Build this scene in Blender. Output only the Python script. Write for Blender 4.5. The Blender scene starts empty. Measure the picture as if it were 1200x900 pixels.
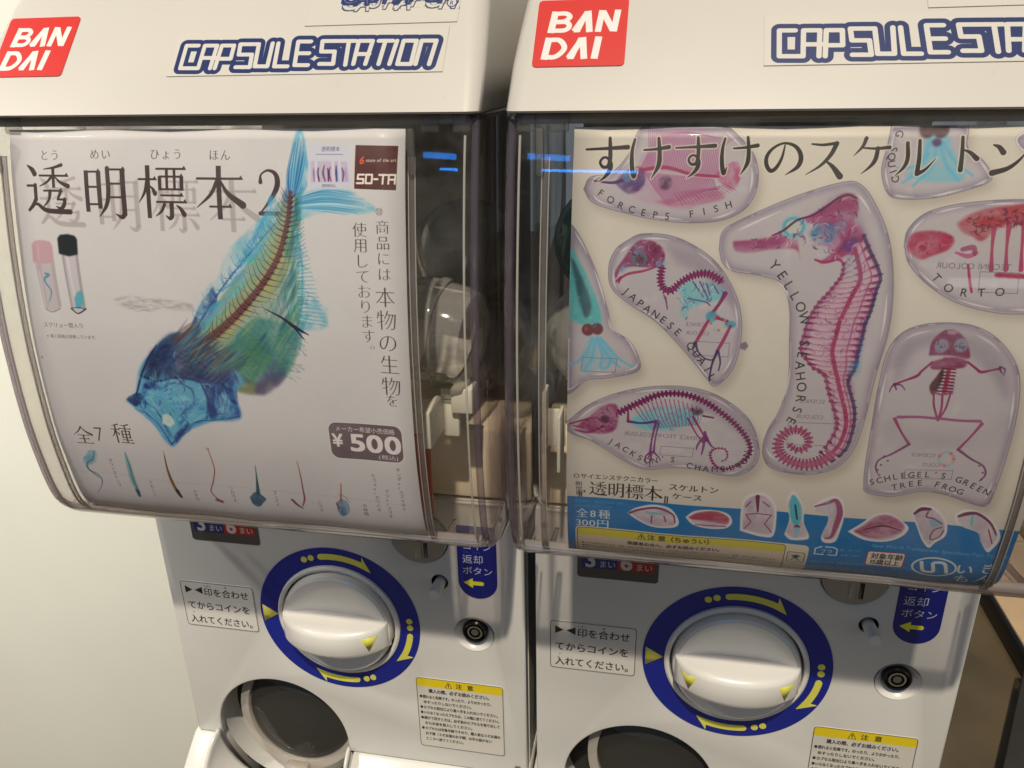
import bpy, bmesh, math
import numpy as np
from math import sin, cos, pi, radians
from mathutils import Vector, Matrix, Euler

# ------------------------------------------------------------------ camera
sc = bpy.context.scene
CAM_LOC = (0.2348, -0.4757, 0.3996)
CAM_ROT = (1.19145, 0.01769, 0.18726)
F_PX = 934.5                       # focal length in pixels of a 1200 wide frame
cam_d = bpy.data.cameras.new('camera'); cam = bpy.data.objects.new('camera', cam_d)
sc.collection.objects.link(cam); sc.camera = cam
cam.location = CAM_LOC; cam.rotation_euler = CAM_ROT
cam_d.sensor_width = 36; cam_d.lens = 36 * F_PX / 1200
cam_d.clip_start = .01; cam_d.clip_end = 50

# ------------------------------------------------------------------ light
w = bpy.data.worlds.new('World'); sc.world = w; w.use_nodes = True
bg = w.node_tree.nodes['Background']
bg.inputs[0].default_value = (.80, .93, 1.0, 1); bg.inputs[1].default_value = .19
def lamp(name, kind, loc, target, energy, color, size, size_y=None, spread=None):
    d = bpy.data.lights.new(name, kind); o = bpy.data.objects.new(name, d)
    sc.collection.objects.link(o); o.location = loc
    o.rotation_euler = (Vector(target) - Vector(loc)).to_track_quat('-Z', 'Y').to_euler()
    d.energy = energy; d.color = color
    if kind == 'AREA':
        d.size = size
        if size_y: d.shape = 'RECTANGLE'; d.size_y = size_y
        else: d.shape = 'DISK'
        if spread: d.spread = spread
    else: d.shadow_soft_size = size
    return o
lamp('ceiling_spot', 'AREA', (.40, -2.62, 4.25), (.15, -.05, .1), 246.0, (1, .90, .735), .12)
lamp('wall_fill', 'AREA', (-1.1, -.7, 1.40), (-.70, .34, -.30), 5.6, (1, .95, .86), .12, spread=radians(70))  # unseen fill lamp added to brighten the left wall
lamp('floor_fill', 'AREA', (1.35, .9, 1.2), (1.1, .95, -.85), .8, (1, .74, .46), .12, spread=radians(60))  # warm fill added to lift the otherwise unlit floor
lamp('high_front_fill', 'AREA', (.9, -2.2, 2.9), (.1, 0, .1), 2.0, (1, .93, .84), .9, .35)  # broad soft fill added high in front, out of view
for k_, x_ in enumerate((.19, .38, .66)):
    lamp('row_spot', 'AREA', (x_, -1.9, 2.75), (.2, 0, .3), .8, (1, .84, .62), .09)
lamp('blue_sign_strip', 'AREA', (-.24, -1.9, 1.14), (.2, 0, .3), .7, (.01, .26, 1), .36, .06)
lamp('blue_sign_strip_low', 'AREA', (-.06, -1.9, .98), (.2, 0, .3), .8, (.01, .26, 1), .42, .025)
lamp('streak_lamp', 'AREA', (1.25, -1.9, .40), (.2, 0, .3), .16, (.95, .98, 1), .60, .05)  # unseen thin lamp, reflected as a faint streak on the right jar

sc.render.engine = 'CYCLES'
sc.cycles.use_denoising = True
sc.cycles.max_bounces = 10; sc.cycles.transparent_max_bounces = 24
sc.cycles.transmission_bounces = 6; sc.cycles.glossy_bounces = 4
sc.cycles.caustics_reflective = False; sc.cycles.caustics_refractive = False
sc.view_settings.view_transform = 'Standard'; sc.view_settings.look = 'None'
sc.view_settings.exposure = 0.0; sc.view_settings.gamma = 1.0

# ------------------------------------------------------------------ pixel -> poster mapping
_R = np.array(Euler(CAM_ROT).to_matrix()); _C = np.array(CAM_LOC)
PROF = np.array([(-.0785, .372), (-.0855, .345), (-.091, .315), (-.095, .285), (-.0975, .25), (-.0975, .205),
                 (-.094, .171), (-.0895, .149), (-.082, .1385)])   # (Y, Z) of the sheets
def smooth_curve(P, n=8):
    P = np.asarray(P, float)
    if len(P) < 3: return P
    Q = np.vstack([2*P[0]-P[1], P, 2*P[-1]-P[-2]]); out = []
    for i in range(1, len(Q)-2):
        p0, p1, p2, p3 = Q[i-1:i+3]
        for t in np.arange(n)/n:
            out.append(.5*((2*p1)+(p2-p0)*t+(2*p0-5*p1+4*p2-p3)*t*t+(3*p1-p0-3*p2+p3)*t**3))
    out.append(P[-1]); return np.array(out)
PROFS = smooth_curve(PROF, 5)
ARC = np.concatenate([[0], np.cumsum(np.hypot(*np.diff(PROFS, axis=0).T))])
def to_sheet(px, x_left):
    """point of the photograph -> (mm from the sheet's left edge, mm down the sheet)"""
    px = np.atleast_2d(np.asarray(px, float)); out = np.zeros((len(px), 2))
    d = np.stack([px[:, 0]-600, 450-px[:, 1], np.full(len(px), -F_PX)], 1) @ _R.T
    for k in range(len(px)):
        best = None
        A = PROFS[:-1].copy(); B = PROFS[1:].copy()
        A[0] = B[0]+(A[0]-B[0])*6; B[-1] = A[-1]+(B[-1]-A[-1])*4     # open the ends a little
        nrm = np.stack([-(B-A)[:, 1], (B-A)[:, 0]], 1)
        den = nrm @ d[k, 1:]; t = ((A-_C[1:])*nrm).sum(1)/den
        q = _C[1:]+t[:, None]*d[k, 1:]
        s = ((q-A)*(B-A)).sum(1)/((B-A)**2).sum(1)
        ok = (s >= -1e-6) & (s <= 1+1e-6) & (t > 0)
        i = np.where(ok)[0][0] if ok.any() else int(np.argmin(np.abs(s-.5)))
        L = np.hypot(*(B[i]-A[i])); base = ARC[i] if i else ARC[1]-L
        out[k] = ((_C[0]+t[i]*d[k, 0]-x_left)*1000, (base+s[i]*L)*1000)
    return out

# ------------------------------------------------------------------ a small painting library (flat print)
_gl = {}
def glyph(ch):
    if ch in _gl: return _gl[ch]
    c = bpy.data.curves.new('g', 'FONT'); c.body = ch
    o = bpy.data.objects.new('g', c); sc.collection.objects.link(o)
    dg = bpy.context.evaluated_depsgraph_get()
    cc = o.evaluated_get(dg).to_curve(dg, apply_modifiers=False)
    loops = []
    for s in cc.splines:
        pts = []; bp = s.bezier_points; n = len(bp)
        for i in range(n):
            a, b = bp[i], bp[(i+1) % n]
            p0, p1, p2, p3 = [np.array(q[:2]) for q in (a.co, a.handle_right, b.handle_left, b.co)]
            st = abs(np.cross(p1-p0, p3-p0))+abs(np.cross(p2-p0, p3-p0)) < 1e-5
            for t in ((0,) if st else (0, .25, .5, .75)):
                pts.append((1-t)**3*p0+3*t*(1-t)**2*p1+3*t*t*(1-t)*p2+t**3*p3)
        if len(pts) > 2: loops.append(np.array(pts))
    o.evaluated_get(dg).to_curve_clear()
    bpy.data.objects.remove(o); bpy.data.curves.remove(c)
    adv = 1.0 if ord(ch) > 0x2000 else (max(l[:, 0].max() for l in loops)+.07 if loops else .35)
    _gl[ch] = (loops, adv); return _gl[ch]

def noise2(h, w, cells, seed):
    r = np.random.RandomState(seed); g = r.rand(cells+3, cells+3)
    y = np.linspace(0, cells, h); x = np.linspace(0, cells, w)
    yi = y.astype(int); xi = x.astype(int); fy = (y-yi); fx = (x-xi)
    fy = (fy*fy*(3-2*fy))[:, None]; fx = (fx*fx*(3-2*fx))[None]
    a = g[yi][:, xi]; b = g[yi][:, xi+1]; c = g[yi+1][:, xi]; d = g[yi+1][:, xi+1]
    return (a*(1-fx)+b*fx)*(1-fy)+(c*(1-fx)+d*fx)*fy
def fbm(h, w, cells, seed, o=4):
    s = 0; a = .5
    for k in range(o): s = s+a*noise2(h, w, cells*2**k, seed+k); a *= .5
    return s/(1-.5**o)
def blur(m, r):
    r = int(round(r))
    if r < 1: return m
    for _ in range(2):
        for ax in (0, 1):
            p = np.pad(m, [(r+1, r) if a == ax else (0, 0) for a in (0, 1)], mode='constant')
            c = np.cumsum(p, axis=ax, dtype=np.float64)
            n = m.shape[ax]
            hi = np.take(c, np.arange(2*r+1, 2*r+1+n), axis=ax); lo = np.take(c, np.arange(0, n), axis=ax)
            m = ((hi-lo)/(2*r+1)).astype(np.float32)
    return m
def hexc(c):
    return np.array(c, np.float32)/255. if max(c) > 1 else np.array(c, np.float32)

class Canvas:
    """w, h in mm; res px per mm; mapping converts traced photo points to mm"""
    def __init__(s, w, h, res, bgc, x_left=None):
        s.wm, s.hm, s.res, s.xl = w, h, res, x_left
        s.W, s.H = int(w*res), int(h*res); s.im = np.ones((s.H, s.W, 3), np.float32)*hexc(bgc)
    def mm(s, px): return to_sheet(px, s.xl)
    def win(s, P, pad):
        x0 = max(0, int(P[:, 0].min()-pad)); x1 = min(s.W, int(P[:, 0].max()+pad)+2)
        y0 = max(0, int(P[:, 1].min()-pad)); y1 = min(s.H, int(P[:, 1].max()+pad)+2)
        return (x0, y0, x1, y1) if x1 > x0 and y1 > y0 else None
    def blend(s, win, m, color, alpha=1., mode='n'):
        x0, y0, x1, y1 = win; t = s.im[y0:y1, x0:x1]
        m = np.clip(m, 0, 1)[..., None]*alpha
        c = color if isinstance(color, np.ndarray) and color.ndim == 3 else hexc(color)
        if mode == 'm': s.im[y0:y1, x0:x1] = t*(1-m)+t*c*m
        else: s.im[y0:y1, x0:x1] = t*(1-m)+c*m
    def mask(s, loops, pad=2, ss=3):
        L = [np.asarray(l, float)*s.res for l in loops]; allp = np.vstack(L)
        win = s.win(allp, pad)
        if not win: return None, None
        x0, y0, x1, y1 = win; w_, h_ = (x1-x0), (y1-y0)
        par = np.zeros((h_*ss, w_*ss+1), np.int32)
        rows = (np.arange(h_*ss)+.5)/ss+y0
        A = np.vstack(L); B = np.vstack([np.roll(l, -1, 0) for l in L])
        for a, b in zip(A, B):
            if a[1] == b[1]: continue
            lo, hi = (a, b) if a[1] < b[1] else (b, a)
            i0 = max(0, int(math.ceil((lo[1]-y0)*ss-.5))); i1 = min(h_*ss, int(math.ceil((hi[1]-y0)*ss-.5)))
            if i1 <= i0: continue
            yy = rows[i0:i1]; xx = lo[0]+(hi[0]-lo[0])*(yy-lo[1])/(hi[1]-lo[1])
            xi = np.clip(np.ceil((xx-x0)*ss-.5).astype(int), 0, w_*ss)
            np.add.at(par, (np.arange(i0, i1), xi), 1)
        m = (np.cumsum(par, 1)[:, :-1] & 1).astype(np.float32)
        return win, m.reshape(h_, ss, w_, ss).mean((1, 3))
    def poly(s, pts, color, alpha=1., soft=0., px=False, curve=False, tex=None, mode='n', ret=False, fray=0.):
        P = s.mm(pts) if px else np.asarray(pts, float)
        if curve: P = smooth_curve(np.vstack([P, P[:1]]), 8)[:-1]
        if fray:
            rr_ = np.random.RandomState(int(abs(P.sum())*10) % 9999); n = len(P); f = np.zeros((n, 2))
            for h in range(3, 26): ph = rr_.rand(2)*6.28; f += np.sin(np.arange(n)[:, None]/n*6.283*h+ph)*rr_.randn(2)/h**.6
            P = P+f*fray
        win, m = s.mask([P], pad=3+soft*s.res*2.5)
        if win is None: return None
        if soft: m = blur(m, soft*s.res)
        if tex is not None: m = m*np.clip(tex(m.shape), 0, 1)
        if ret: return win, m
        s.blend(win, m, color, alpha, mode)
    def stroke(s, pts, wd, color, alpha=1., soft=0., px=False, curve=True, butt=False):
        """wd: full widths in mm (one or a list)"""
        P = (s.mm(pts) if px else np.asarray(pts, float))*s.res
        wd = np.full(len(P), wd, float) if np.isscalar(wd) else np.asarray(wd, float)
        Q = np.hstack([P, (wd*s.res/2)[:, None]])
        if curve and len(P) > 2: Q = smooth_curve(Q, 6)
        sf = max(.6, soft*s.res); pad = Q[:, 2].max()+sf+2
        win = s.win(Q[:, :2], pad)
        if not win: return
        x0, y0, x1, y1 = win; m = np.zeros((y1-y0, x1-x0), np.float32)
        for a, b in zip(Q[:-1], Q[1:]):
            rr = max(a[2], b[2])+sf+1
            u0 = max(x0, int(min(a[0], b[0])-rr)); u1 = min(x1, int(max(a[0], b[0])+rr)+2)
            v0 = max(y0, int(min(a[1], b[1])-rr)); v1 = min(y1, int(max(a[1], b[1])+rr)+2)
            if u1 <= u0 or v1 <= v0: continue
            X, Y = np.meshgrid(np.arange(u0, u1)+.5, np.arange(v0, v1)+.5)
            dx, dy = b[0]-a[0], b[1]-a[1]; l2 = dx*dx+dy*dy+1e-9
            tr = ((X-a[0])*dx+(Y-a[1])*dy)/l2; t = np.clip(tr, 0, 1)
            d = np.hypot(X-a[0]-t*dx, Y-a[1]-t*dy); r = a[2]+t*(b[2]-a[2])
            c = np.clip((r-d)/sf/(2 if soft else 1.2)+.5, 0, 1)
            if butt: c = c*np.clip(np.minimum(tr, 1-tr)*math.sqrt(l2)+1, 0, 1)
            sub = m[v0-y0:v1-y0, u0-x0:u1-x0]; np.maximum(sub, c, out=sub)
        s.blend(win, m, color, alpha)
    def ellipse(s, c, rx, ry, color, alpha=1., soft=0., ang=0, px=False, tex=None, mode='n'):
        c = s.mm([c])[0] if px else np.array(c); t = np.linspace(0, 2*pi, 40, endpoint=False)
        P = np.stack([c[0]+rx*np.cos(t)*cos(ang)-ry*np.sin(t)*sin(ang), c[1]+rx*np.cos(t)*sin(ang)+ry*np.sin(t)*cos(ang)], 1)
        s.poly(P, color, alpha, soft, tex=tex, mode=mode)
    def glyphs(s, ch, M, t, color, alpha=1., thin=(0, 0), soft=0):
        """one glyph through the 2x2 matrix M (em -> mm, y up) at t"""
        loops, adv = glyph(ch)
        if loops:
            LL = [l @ np.asarray(M).T+t for l in loops]
            em = abs(np.linalg.det(M))**.5*s.res
            win, m = s.mask(LL, pad=3+soft*s.res*2.5, ss=4 if em < 40 else 3)
            if win is not None:
                dx, dy = thin[0]*em, thin[1]*em       # dx>0 fattens the uprights, dy<0 thins the bars
                def sh(m, d, ax, f):
                    d = abs(d)
                    while d > 0:
                        fr = min(1, d); B = f(f(m, np.roll(m, 1, ax)), np.roll(m, -1, ax)); m = m*(1-fr)+B*fr; d -= 1
                    return m
                if dy < 0: m = sh(m, dy, 0, np.minimum)
                if dy > 0: m = sh(m, dy, 0, np.maximum)
                if dx > 0: m = sh(m, dx, 1, np.maximum)
                if dx < 0: m = sh(m, dx, 1, np.minimum)
                if soft: m = blur(m, soft*s.res)
                s.blend(win, m, color, alpha)
        return adv
    def text(s, st, at, size, color=(40, 32, 34), px=False, alpha=1., thin=(0, 0), vert=False, sx=1., track=0., ang=0., center=False, skew=0., soft=0, width=None):
        p = s.mm([at])[0] if px else np.array(at, float)
        tot = sum(glyph(c)[1] for c in st)*sx+track*len(st)
        if width is not None and not vert: sx = sx*width/(tot*size); tot = width/size
        ca, sa = cos(ang), sin(ang)
        M = size*np.array([[ca*sx, -sa+skew*ca], [sa*sx, ca+skew*sa]]) @ np.diag([1, 1.]); M = np.array([[M[0, 0], -(-sa)*size*0+size*(skew*ca+sa)], [M[1, 0], -size*(ca-skew*sa)]])
        if center: p = p-np.array([ca, sa])*tot*size/2
        for c in st:
            if vert:
                if c == 'ー': 
                    s.stroke([p+np.array([.5*sx*size, -.7*size]), p+np.array([.5*sx*size, -.05*size])], size*.07, color, alpha); a = 1
                elif c == '。': s.glyphs(c, M, p+np.array([.45, -.45])*size, color, alpha, thin, soft)
                else: s.glyphs(c, M, p, color, alpha, thin, soft)
                p = p+np.array([0, size*(1+track)])
            else:
                a = s.glyphs(c, M, p, color, alpha, thin, soft); p = p+np.array([ca, sa])*(a*sx+track)*size
    def path_text(s, st, path, size, color, px=True, alpha=1., sx=1., rev=False):
        P = s.mm(path) if px else np.asarray(path, float); P = smooth_curve(P, 12)
        L = np.concatenate([[0], np.cumsum(np.hypot(*np.diff(P, axis=0).T))]); n = len(st)
        for i, c in enumerate(st):
            if c == ' ': continue
            d = L[-1]*(i+.5)/n; x = np.interp(d, L, P[:, 0]); y = np.interp(d, L, P[:, 1])
            e = L[-1]*.02; x2 = np.interp(d+e, L, P[:, 0]); y2 = np.interp(d+e, L, P[:, 1])
            x1 = np.interp(d-e, L, P[:, 0]); y1 = np.interp(d-e, L, P[:, 1])
            s.text(c, (x, y), size, color, ang=math.atan2(y2-y1, x2-x1), center=True, alpha=alpha, sx=sx)
    def kana(s, key, at, size, color, px=False, halo=None, sx=1., alpha=1., soft=0, wk=1.):
        p = s.mm([at])[0] if px else np.array(at, float); k = size/100.
        for pas in ((1, 0) if halo else (0,)):
            for st in KANA[key]:
                pts = np.array([(q[0]*sx, q[1]) for q in st[1]])*k+p; wd = np.array(st[2])*k*wk
                if pas: s.stroke(pts, wd+1.0, halo, .9, soft=.25, curve=st[0] == 's')
                else:
                    s.stroke(pts, wd, color, alpha, soft=soft, curve=st[0] == 's', butt=st[0] == 'b')
                    if st[0] == 'h' or st[0] == 'l' and st[3:] == ('u',):
                        x, y = pts[-1]; u = 8*k
                        s.poly([(x-u*.9, y+wd[-1]/2), (x-u*.1, y-u*.75), (x+u*.45, y+wd[-1]/2)], color, alpha, soft=soft)
    def image(s, name, gain=1.0):
        im = bpy.data.images.new(name, s.W, s.H, alpha=False)
        a = np.ones((s.H, s.W, 4), np.float32); a[..., :3] = np.clip(s.im, 0, 1)[::-1]
        im.pixels.foreach_set(a.ravel()); im.update(); im.pack()
        return im

def H(x0, x1, y, w=3.4): return ('l', [(x0, y), (x1, y)], [w, w], 'u')
def V(x, y0, y1, w=8): return ('b', [(x, y0), (x, y1)], [w*1.05, w])
def S(pts, ws): return ('s', pts, ws)
def LN(pts, ws): return ('l', pts, ws)
KANA = {
 '透': [S([(84, 5), (66, 10), (44, 13)], [6, 4, 1.5]), H(34, 96, 25), V(65, 10, 47, 6), S([(61, 27), (50, 37), (33, 45)], [5, 4, 1.5]),
       S([(68, 27), (80, 37), (97, 44)], [2, 5, 8]), H(42, 82, 53), S([(80, 53), (76, 62), (72, 69)], [6, 5, 4]), LN([(72, 69), (88, 69)], [3.5, 3.5]),
       S([(88, 69), (86, 79), (78, 86), (68, 82)], [7, 7, 6, 1.5]), S([(56, 54), (52, 70), (38, 84)], [7, 5, 1.5]),
       S([(8, 6), (18, 14), (23, 22)], [2, 8, 9]), LN([(6, 44), (22, 44)], [4, 4]), LN([(23, 43), (23, 70)], [7, 7]),
       S([(22, 70), (16, 80), (6, 90)], [7, 7, 5]), S([(8, 88), (24, 78), (46, 90), (98, 92)], [2, 5, 8, 9])],
 '明': [V(13, 12, 88), H(13, 40, 14), V(39, 13, 82, 8), LN([(14, 42), (38, 42)], [3.4, 3.4]), LN([(14, 74), (38, 74)], [3.4, 3.4]),
       S([(58, 8), (58, 50), (52, 76), (36, 97)], [8, 8, 7, 1.5]), H(58, 92, 10), V(89, 9, 92, 9), S([(89, 92), (82, 98), (70, 92)], [9, 7, 1.5]),
       LN([(58, 36), (88, 36)], [3.4, 3.4]), LN([(57, 61), (88, 61)], [3.4, 3.4])],
 '標': [H(2, 37, 28), V(21, 3, 99, 8), S([(19, 31), (13, 52), (1, 70)], [6, 5, 1.5]), S([(25, 40), (31, 46), (35, 54)], [2, 5, 8]),
       H(40, 99, 9), V(46, 23, 48, 6), V(92, 23, 48, 7), H(46, 93, 23), LN([(46, 46), (92, 46)], [3.4, 3.4]), V(61, 9, 46, 5), V(77, 9, 46, 5),
       H(48, 92, 57), H(38, 99, 69), V(69, 69, 95, 8), S([(69, 95), (64, 99), (56, 94)], [8, 6, 1.5]), S([(54, 74), (47, 86), (35, 95)], [6, 5, 1.5]),
       S([(80, 75), (88, 81), (95, 91)], [2, 6, 9])],
 '本': [H(5, 96, 25, 3.8), V(50, 2, 99, 9), S([(47, 28), (32, 54), (3, 78)], [7, 6, 1.5]), S([(53, 28), (68, 52), (97, 73)], [3, 8, 12]), H(30, 72, 76)],
 '2': [S([(20, 27), (22, 12), (42, 3), (64, 10), (70, 30), (58, 52), (34, 76), (14, 93)], [9, 4, 5, 9, 12, 10, 5, 3]),
       LN([(16, 92), (82, 92)], [9, 9]), S([(80, 92), (86, 84), (88, 72)], [9, 5, 3])],
 '全': [S([(50, 4), (34, 26), (3, 50)], [8, 6, 1.5]), S([(50, 6), (68, 28), (98, 46)], [3, 8, 12]), H(22, 80, 50), H(26, 76, 70), V(51, 48, 93, 8), H(8, 94, 94)],
 '種': [S([(40, 6), (26, 10), (8, 14)], [6, 4, 1.5]), H(2, 42, 32), V(24, 12, 99, 7), S([(22, 34), (14, 54), (2, 70)], [6, 5, 1.5]), S([(28, 42), (34, 48), (38, 55)], [2, 5, 8]),
       S([(90, 5), (72, 10), (50, 12)], [6, 4, 1.5]), H(42, 99, 26), V(54, 38, 72, 6), V(90, 38, 72, 7), H(54, 92, 38), LN([(54, 54), (90, 54)], [3.4, 3.4]), LN([(54, 70), (90, 70)], [3.4, 3.4]),
       V(72, 12, 94, 7), H(48, 96, 82), H(40, 100, 96)],
 'す': [S([(4, 27), (48, 25), (97, 22)], [4, 6, 9]), S([(56, 2), (58, 30), (58, 50), (54, 64), (43, 66), (36, 56), (42, 46), (52, 46), (60, 58), (58, 74), (48, 88), (34, 99)], [6, 8, 8, 7, 6, 5, 5, 5, 8, 9, 6, 1])],
 'け': [S([(15, 5), (10, 30), (10, 62), (16, 93), (24, 76)], [5, 7, 9, 9, 1]), S([(38, 30), (66, 28), (97, 23)], [4, 6, 9]), S([(72, 2), (76, 40), (74, 68), (58, 98)], [6, 9, 9, 1])],
 'の': [S([(53, 18), (47, 50), (34, 76), (20, 83), (9, 66), (10, 44), (26, 24), (52, 13), (80, 22), (94, 46), (88, 72), (58, 94)], [3, 6, 8, 9, 9, 8, 6, 5, 8, 10, 9, 1])],
 'ス': [S([(18, 13), (46, 15), (76, 11)], [4, 6, 7]), S([(79, 11), (66, 40), (42, 68), (6, 92)], [10, 9, 6, 1]), S([(53, 55), (72, 70), (92, 95)], [3, 9, 14])],
 'ケ': [S([(34, 2), (26, 24), (4, 50)], [9, 7, 1]), S([(26, 28), (60, 30), (96, 27)], [4, 6, 9]), S([(66, 29), (62, 58), (50, 78), (26, 99)], [9, 10, 7, 1])],
 'ル': [S([(27, 12), (30, 50), (22, 74), (2, 95)], [8, 9, 7, 1]), S([(56, 6), (58, 50), (56, 88)], [7, 9, 10]), S([(56, 90), (76, 78), (99, 50)], [10, 6, 1])],
 'ト': [S([(37, 2), (39, 50), (38, 97)], [8, 10, 12]), S([(40, 38), (60, 46), (80, 64)], [3, 9, 13])],
 'ン': [S([(10, 18), (24, 24), (35, 38)], [4, 10, 13]), S([(12, 93), (50, 80), (78, 56), (98, 26)], [14, 10, 6, 1])],
}
# ------------------------------------------------------------------ poster 1: transparent fish specimen
SHEET_H = ARC[-1]*1000
XL1, WD1 = -.1208, .2262
XL2, WD2 = .1895, .2250
rs = np.random.RandomState(5)
def ntex(cells, seed, lo=.3, hi=1.):
    return lambda sh: np.clip((fbm(sh[0], sh[1], cells, seed)-.3)/.4, 0, 1)*(hi-lo)+lo
def paint_one():
    c = Canvas(WD1*1000, SHEET_H, 6.5, (212, 210, 213), XL1)
    c.im *= (.985+.03*fbm(c.H, c.W, 5, 3))[..., None]
    INK = (66, 50, 50)
    # title with its grey offset copy
    for pas in (1, 0):
        for ch, x0, y0, s_ in (('透', 27, 190, 28.5), ('明', 94, 192, 28.5), ('標', 160, 192, 28.5), ('本', 228, 193, 28.)):
            c.kana(ch, c.mm([(x0+(15 if pas else 0), y0+(15 if pas else 0))])[0], s_, (168, 160, 164) if pas else INK, alpha=.75 if pas else 1, soft=.35 if pas else 0, wk=1.1, sx=.99)
    c.kana('2', (297, 198), 24.5, INK, px=True, sx=.76)
    for st, x, y in (('とう', 46, 187), ('めい', 106, 186), ('ひょう', 175, 186), ('ほん', 245, 187)):
        c.text(st, (x, y), 6.2, INK, px=True, thin=(0, -.02), track=.12, sx=.95)
    # ---------------- fish
    px = dict(px=True)
    LB = (92, 178, 205); DB = (22, 52, 112)
    def area(pts, col, a, soft=.8, cells=6, seed=1, lo=.25): c.poly(pts, col, a, soft*.7, px=True, curve=True, tex=ntex(cells, seed, lo), fray=.22)
    # tail
    area([(334, 238), (336, 205), (341, 175), (347, 155), (354, 153), (357, 170), (362, 195), (360, 215), (350, 232)], (70, 165, 205), .85, .6, 5, 11)
    area([(338, 238), (352, 226), (380, 220), (408, 223), (432, 236), (440, 246), (420, 250), (388, 248), (362, 254), (342, 264)], (110, 190, 215), .8, .7, 6, 12)
    for i in range(16):
        x = 344+i*1.0; c.stroke([(338+i*.6, 232), (341+i*.8, 200), (345+i*.95, 158+abs(i-6)*3)], [.5, .4, .2], (40, 130, 180), .35, px=True)
    for i in range(22):
        t = i/21; c.stroke([(344, 238+t*8), (385, 224+t*20), (428-10*abs(t-.6), 234+t*14)], [.6, .4, .2], (60, 150, 190) if i % 3 else (230, 240, 245), .4, px=True)
    area([(328, 250), (334, 222), (350, 218), (356, 236), (346, 258), (336, 266)], (25, 70, 140), .8, 1., 4, 13)
    for i in range(90):
        t = rs.rand(); u = rs.rand(); b0 = np.array((338+6*t, 236)); tip = np.array((341+18*t, 156+40*abs(t-.45)+rs.rand()*14)); c.stroke([b0, b0*.5+tip*.5+(-4+6*t, 0), tip], [.8, .6, .12], [(30, 110, 175), (90, 185, 215), (180, 220, 235), (20, 80, 150)][i % 4], .42, soft=.12, px=True)
    for i in range(110):
        t = rs.rand(); b0 = np.array((344, 234+12*t)); tip = np.array((438-34*abs(t-.55)-rs.rand()*18, 226+28*t)); c.stroke([b0, b0*.5+tip*.5+(0, -7+6*t), tip], [.9, .6, .12], [(60, 150, 195), (130, 200, 222), (210, 232, 240), (40, 120, 180)][i % 4], .42, soft=.12, px=True)
    # dorsal fin, pale blue
    area([(326, 238), (304, 256), (288, 272), (272, 288), (262, 305), (255, 325), (243, 336), (236, 352), (228, 378), (240, 372), (262, 338), (288, 312), (312, 285), (326, 262)], LB, .75, .7, 7, 14)
    for i in range(34):
        t = i/33.; a = np.array((322-88*t, 262+112*t)); b = a+np.array((-10-4*sin(i*1.7), -10-3*cos(i*2.1)))
        c.stroke([a, (a+b)/2+(-2, 3), b], [.7, .5, .2], (40, 110, 165) if i % 2 else (150, 205, 225), .5, px=True)
    c.stroke([(322, 262), (290, 300), (262, 335), (236, 375), (224, 398)], [.8, .9, 1.0, 1.2, 1.6], (30, 90, 150), .8, px=True)
    area([(250, 335), (243, 345), (232, 362), (222, 392), (232, 396), (246, 372), (255, 352)], (25, 60, 130), .85, .5, 5, 15)
    # body
    area([(332, 242), (350, 262), (352, 300), (350, 340), (356, 372), (352, 402), (338, 438), (312, 460), (290, 462), (262, 452), (236, 432), (222, 408), (240, 380), (262, 345), (285, 315), (308, 285), (322, 258)], (118, 150, 130), .8, .9, 5, 21, .55)
    area([(330, 262), (342, 280), (340, 310), (322, 340), (298, 360), (268, 392), (246, 404), (252, 376), (280, 345), (308, 310)], (165, 160, 85), .7, 1.4, 5, 22, .5)
    area([(300, 372), (330, 378), (350, 392), (342, 425), (322, 448), (296, 452), (270, 436), (262, 416), (276, 392)], (28, 108, 108), .8, 1.6, 4, 23, .45)
    area([(282, 400), (300, 398), (318, 412), (312, 432), (290, 440), (270, 430)], (60, 135, 70), .5, 1.6, 4, 24, .4)
    area([(262, 424), (300, 448), (330, 440), (316, 456), (290, 462), (262, 448)], (110, 100, 50), .5, 1.5, 4, 25, .4)
    area([(320, 420), (336, 440), (312, 462), (298, 456)], (70, 50, 120), .6, 1.2, 4, 26, .4)
    # belly / anal fin
    area([(344, 262), (352, 290), (356, 320), (358, 345), (352, 368), (340, 372), (334, 350), (340, 310)], (125, 190, 205), .6, 1., 5, 27)
    area([(356, 345), (364, 352), (370, 348), (378, 358), (384, 362), (384, 380), (372, 386), (352, 386), (348, 366)], (100, 180, 205), .7, .8, 5, 28)
    for i in range(26):
        t = i/25.; a = np.array((347+4*t, 268+110*t)); L = 9+26*t**1.6
        c.stroke([a, a+(L*.5, -3+4*t), a+(L, -8+12*t)], [.7, .5, .3], (50, 140, 175), .55, px=True)
    c.stroke([(346, 262), (354, 310), (354, 350), (350, 384)], [1.4, 1.2, 1., .8], (70, 155, 185), .6, px=True)
    sp = [(340, 226), (338, 250), (334, 272), (326, 300), (312, 326), (294, 350), (274, 372), (252, 392), (234, 404)]
    SPX = smooth_curve(sp, 30); NP = len(SPX); rq = np.random.RandomState(12)
    def side(k, o):
        a = SPX[min(NP-1, max(0, k))]; d = SPX[min(NP-1, k+3)]-SPX[max(0, k-3)]; d = d/np.hypot(*d); nn = np.array((-d[1], d[0])); return a+nn*o
    sgn_r = 1 if side(NP//2, 1)[0] > side(NP//2, 0)[0] else -1
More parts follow.
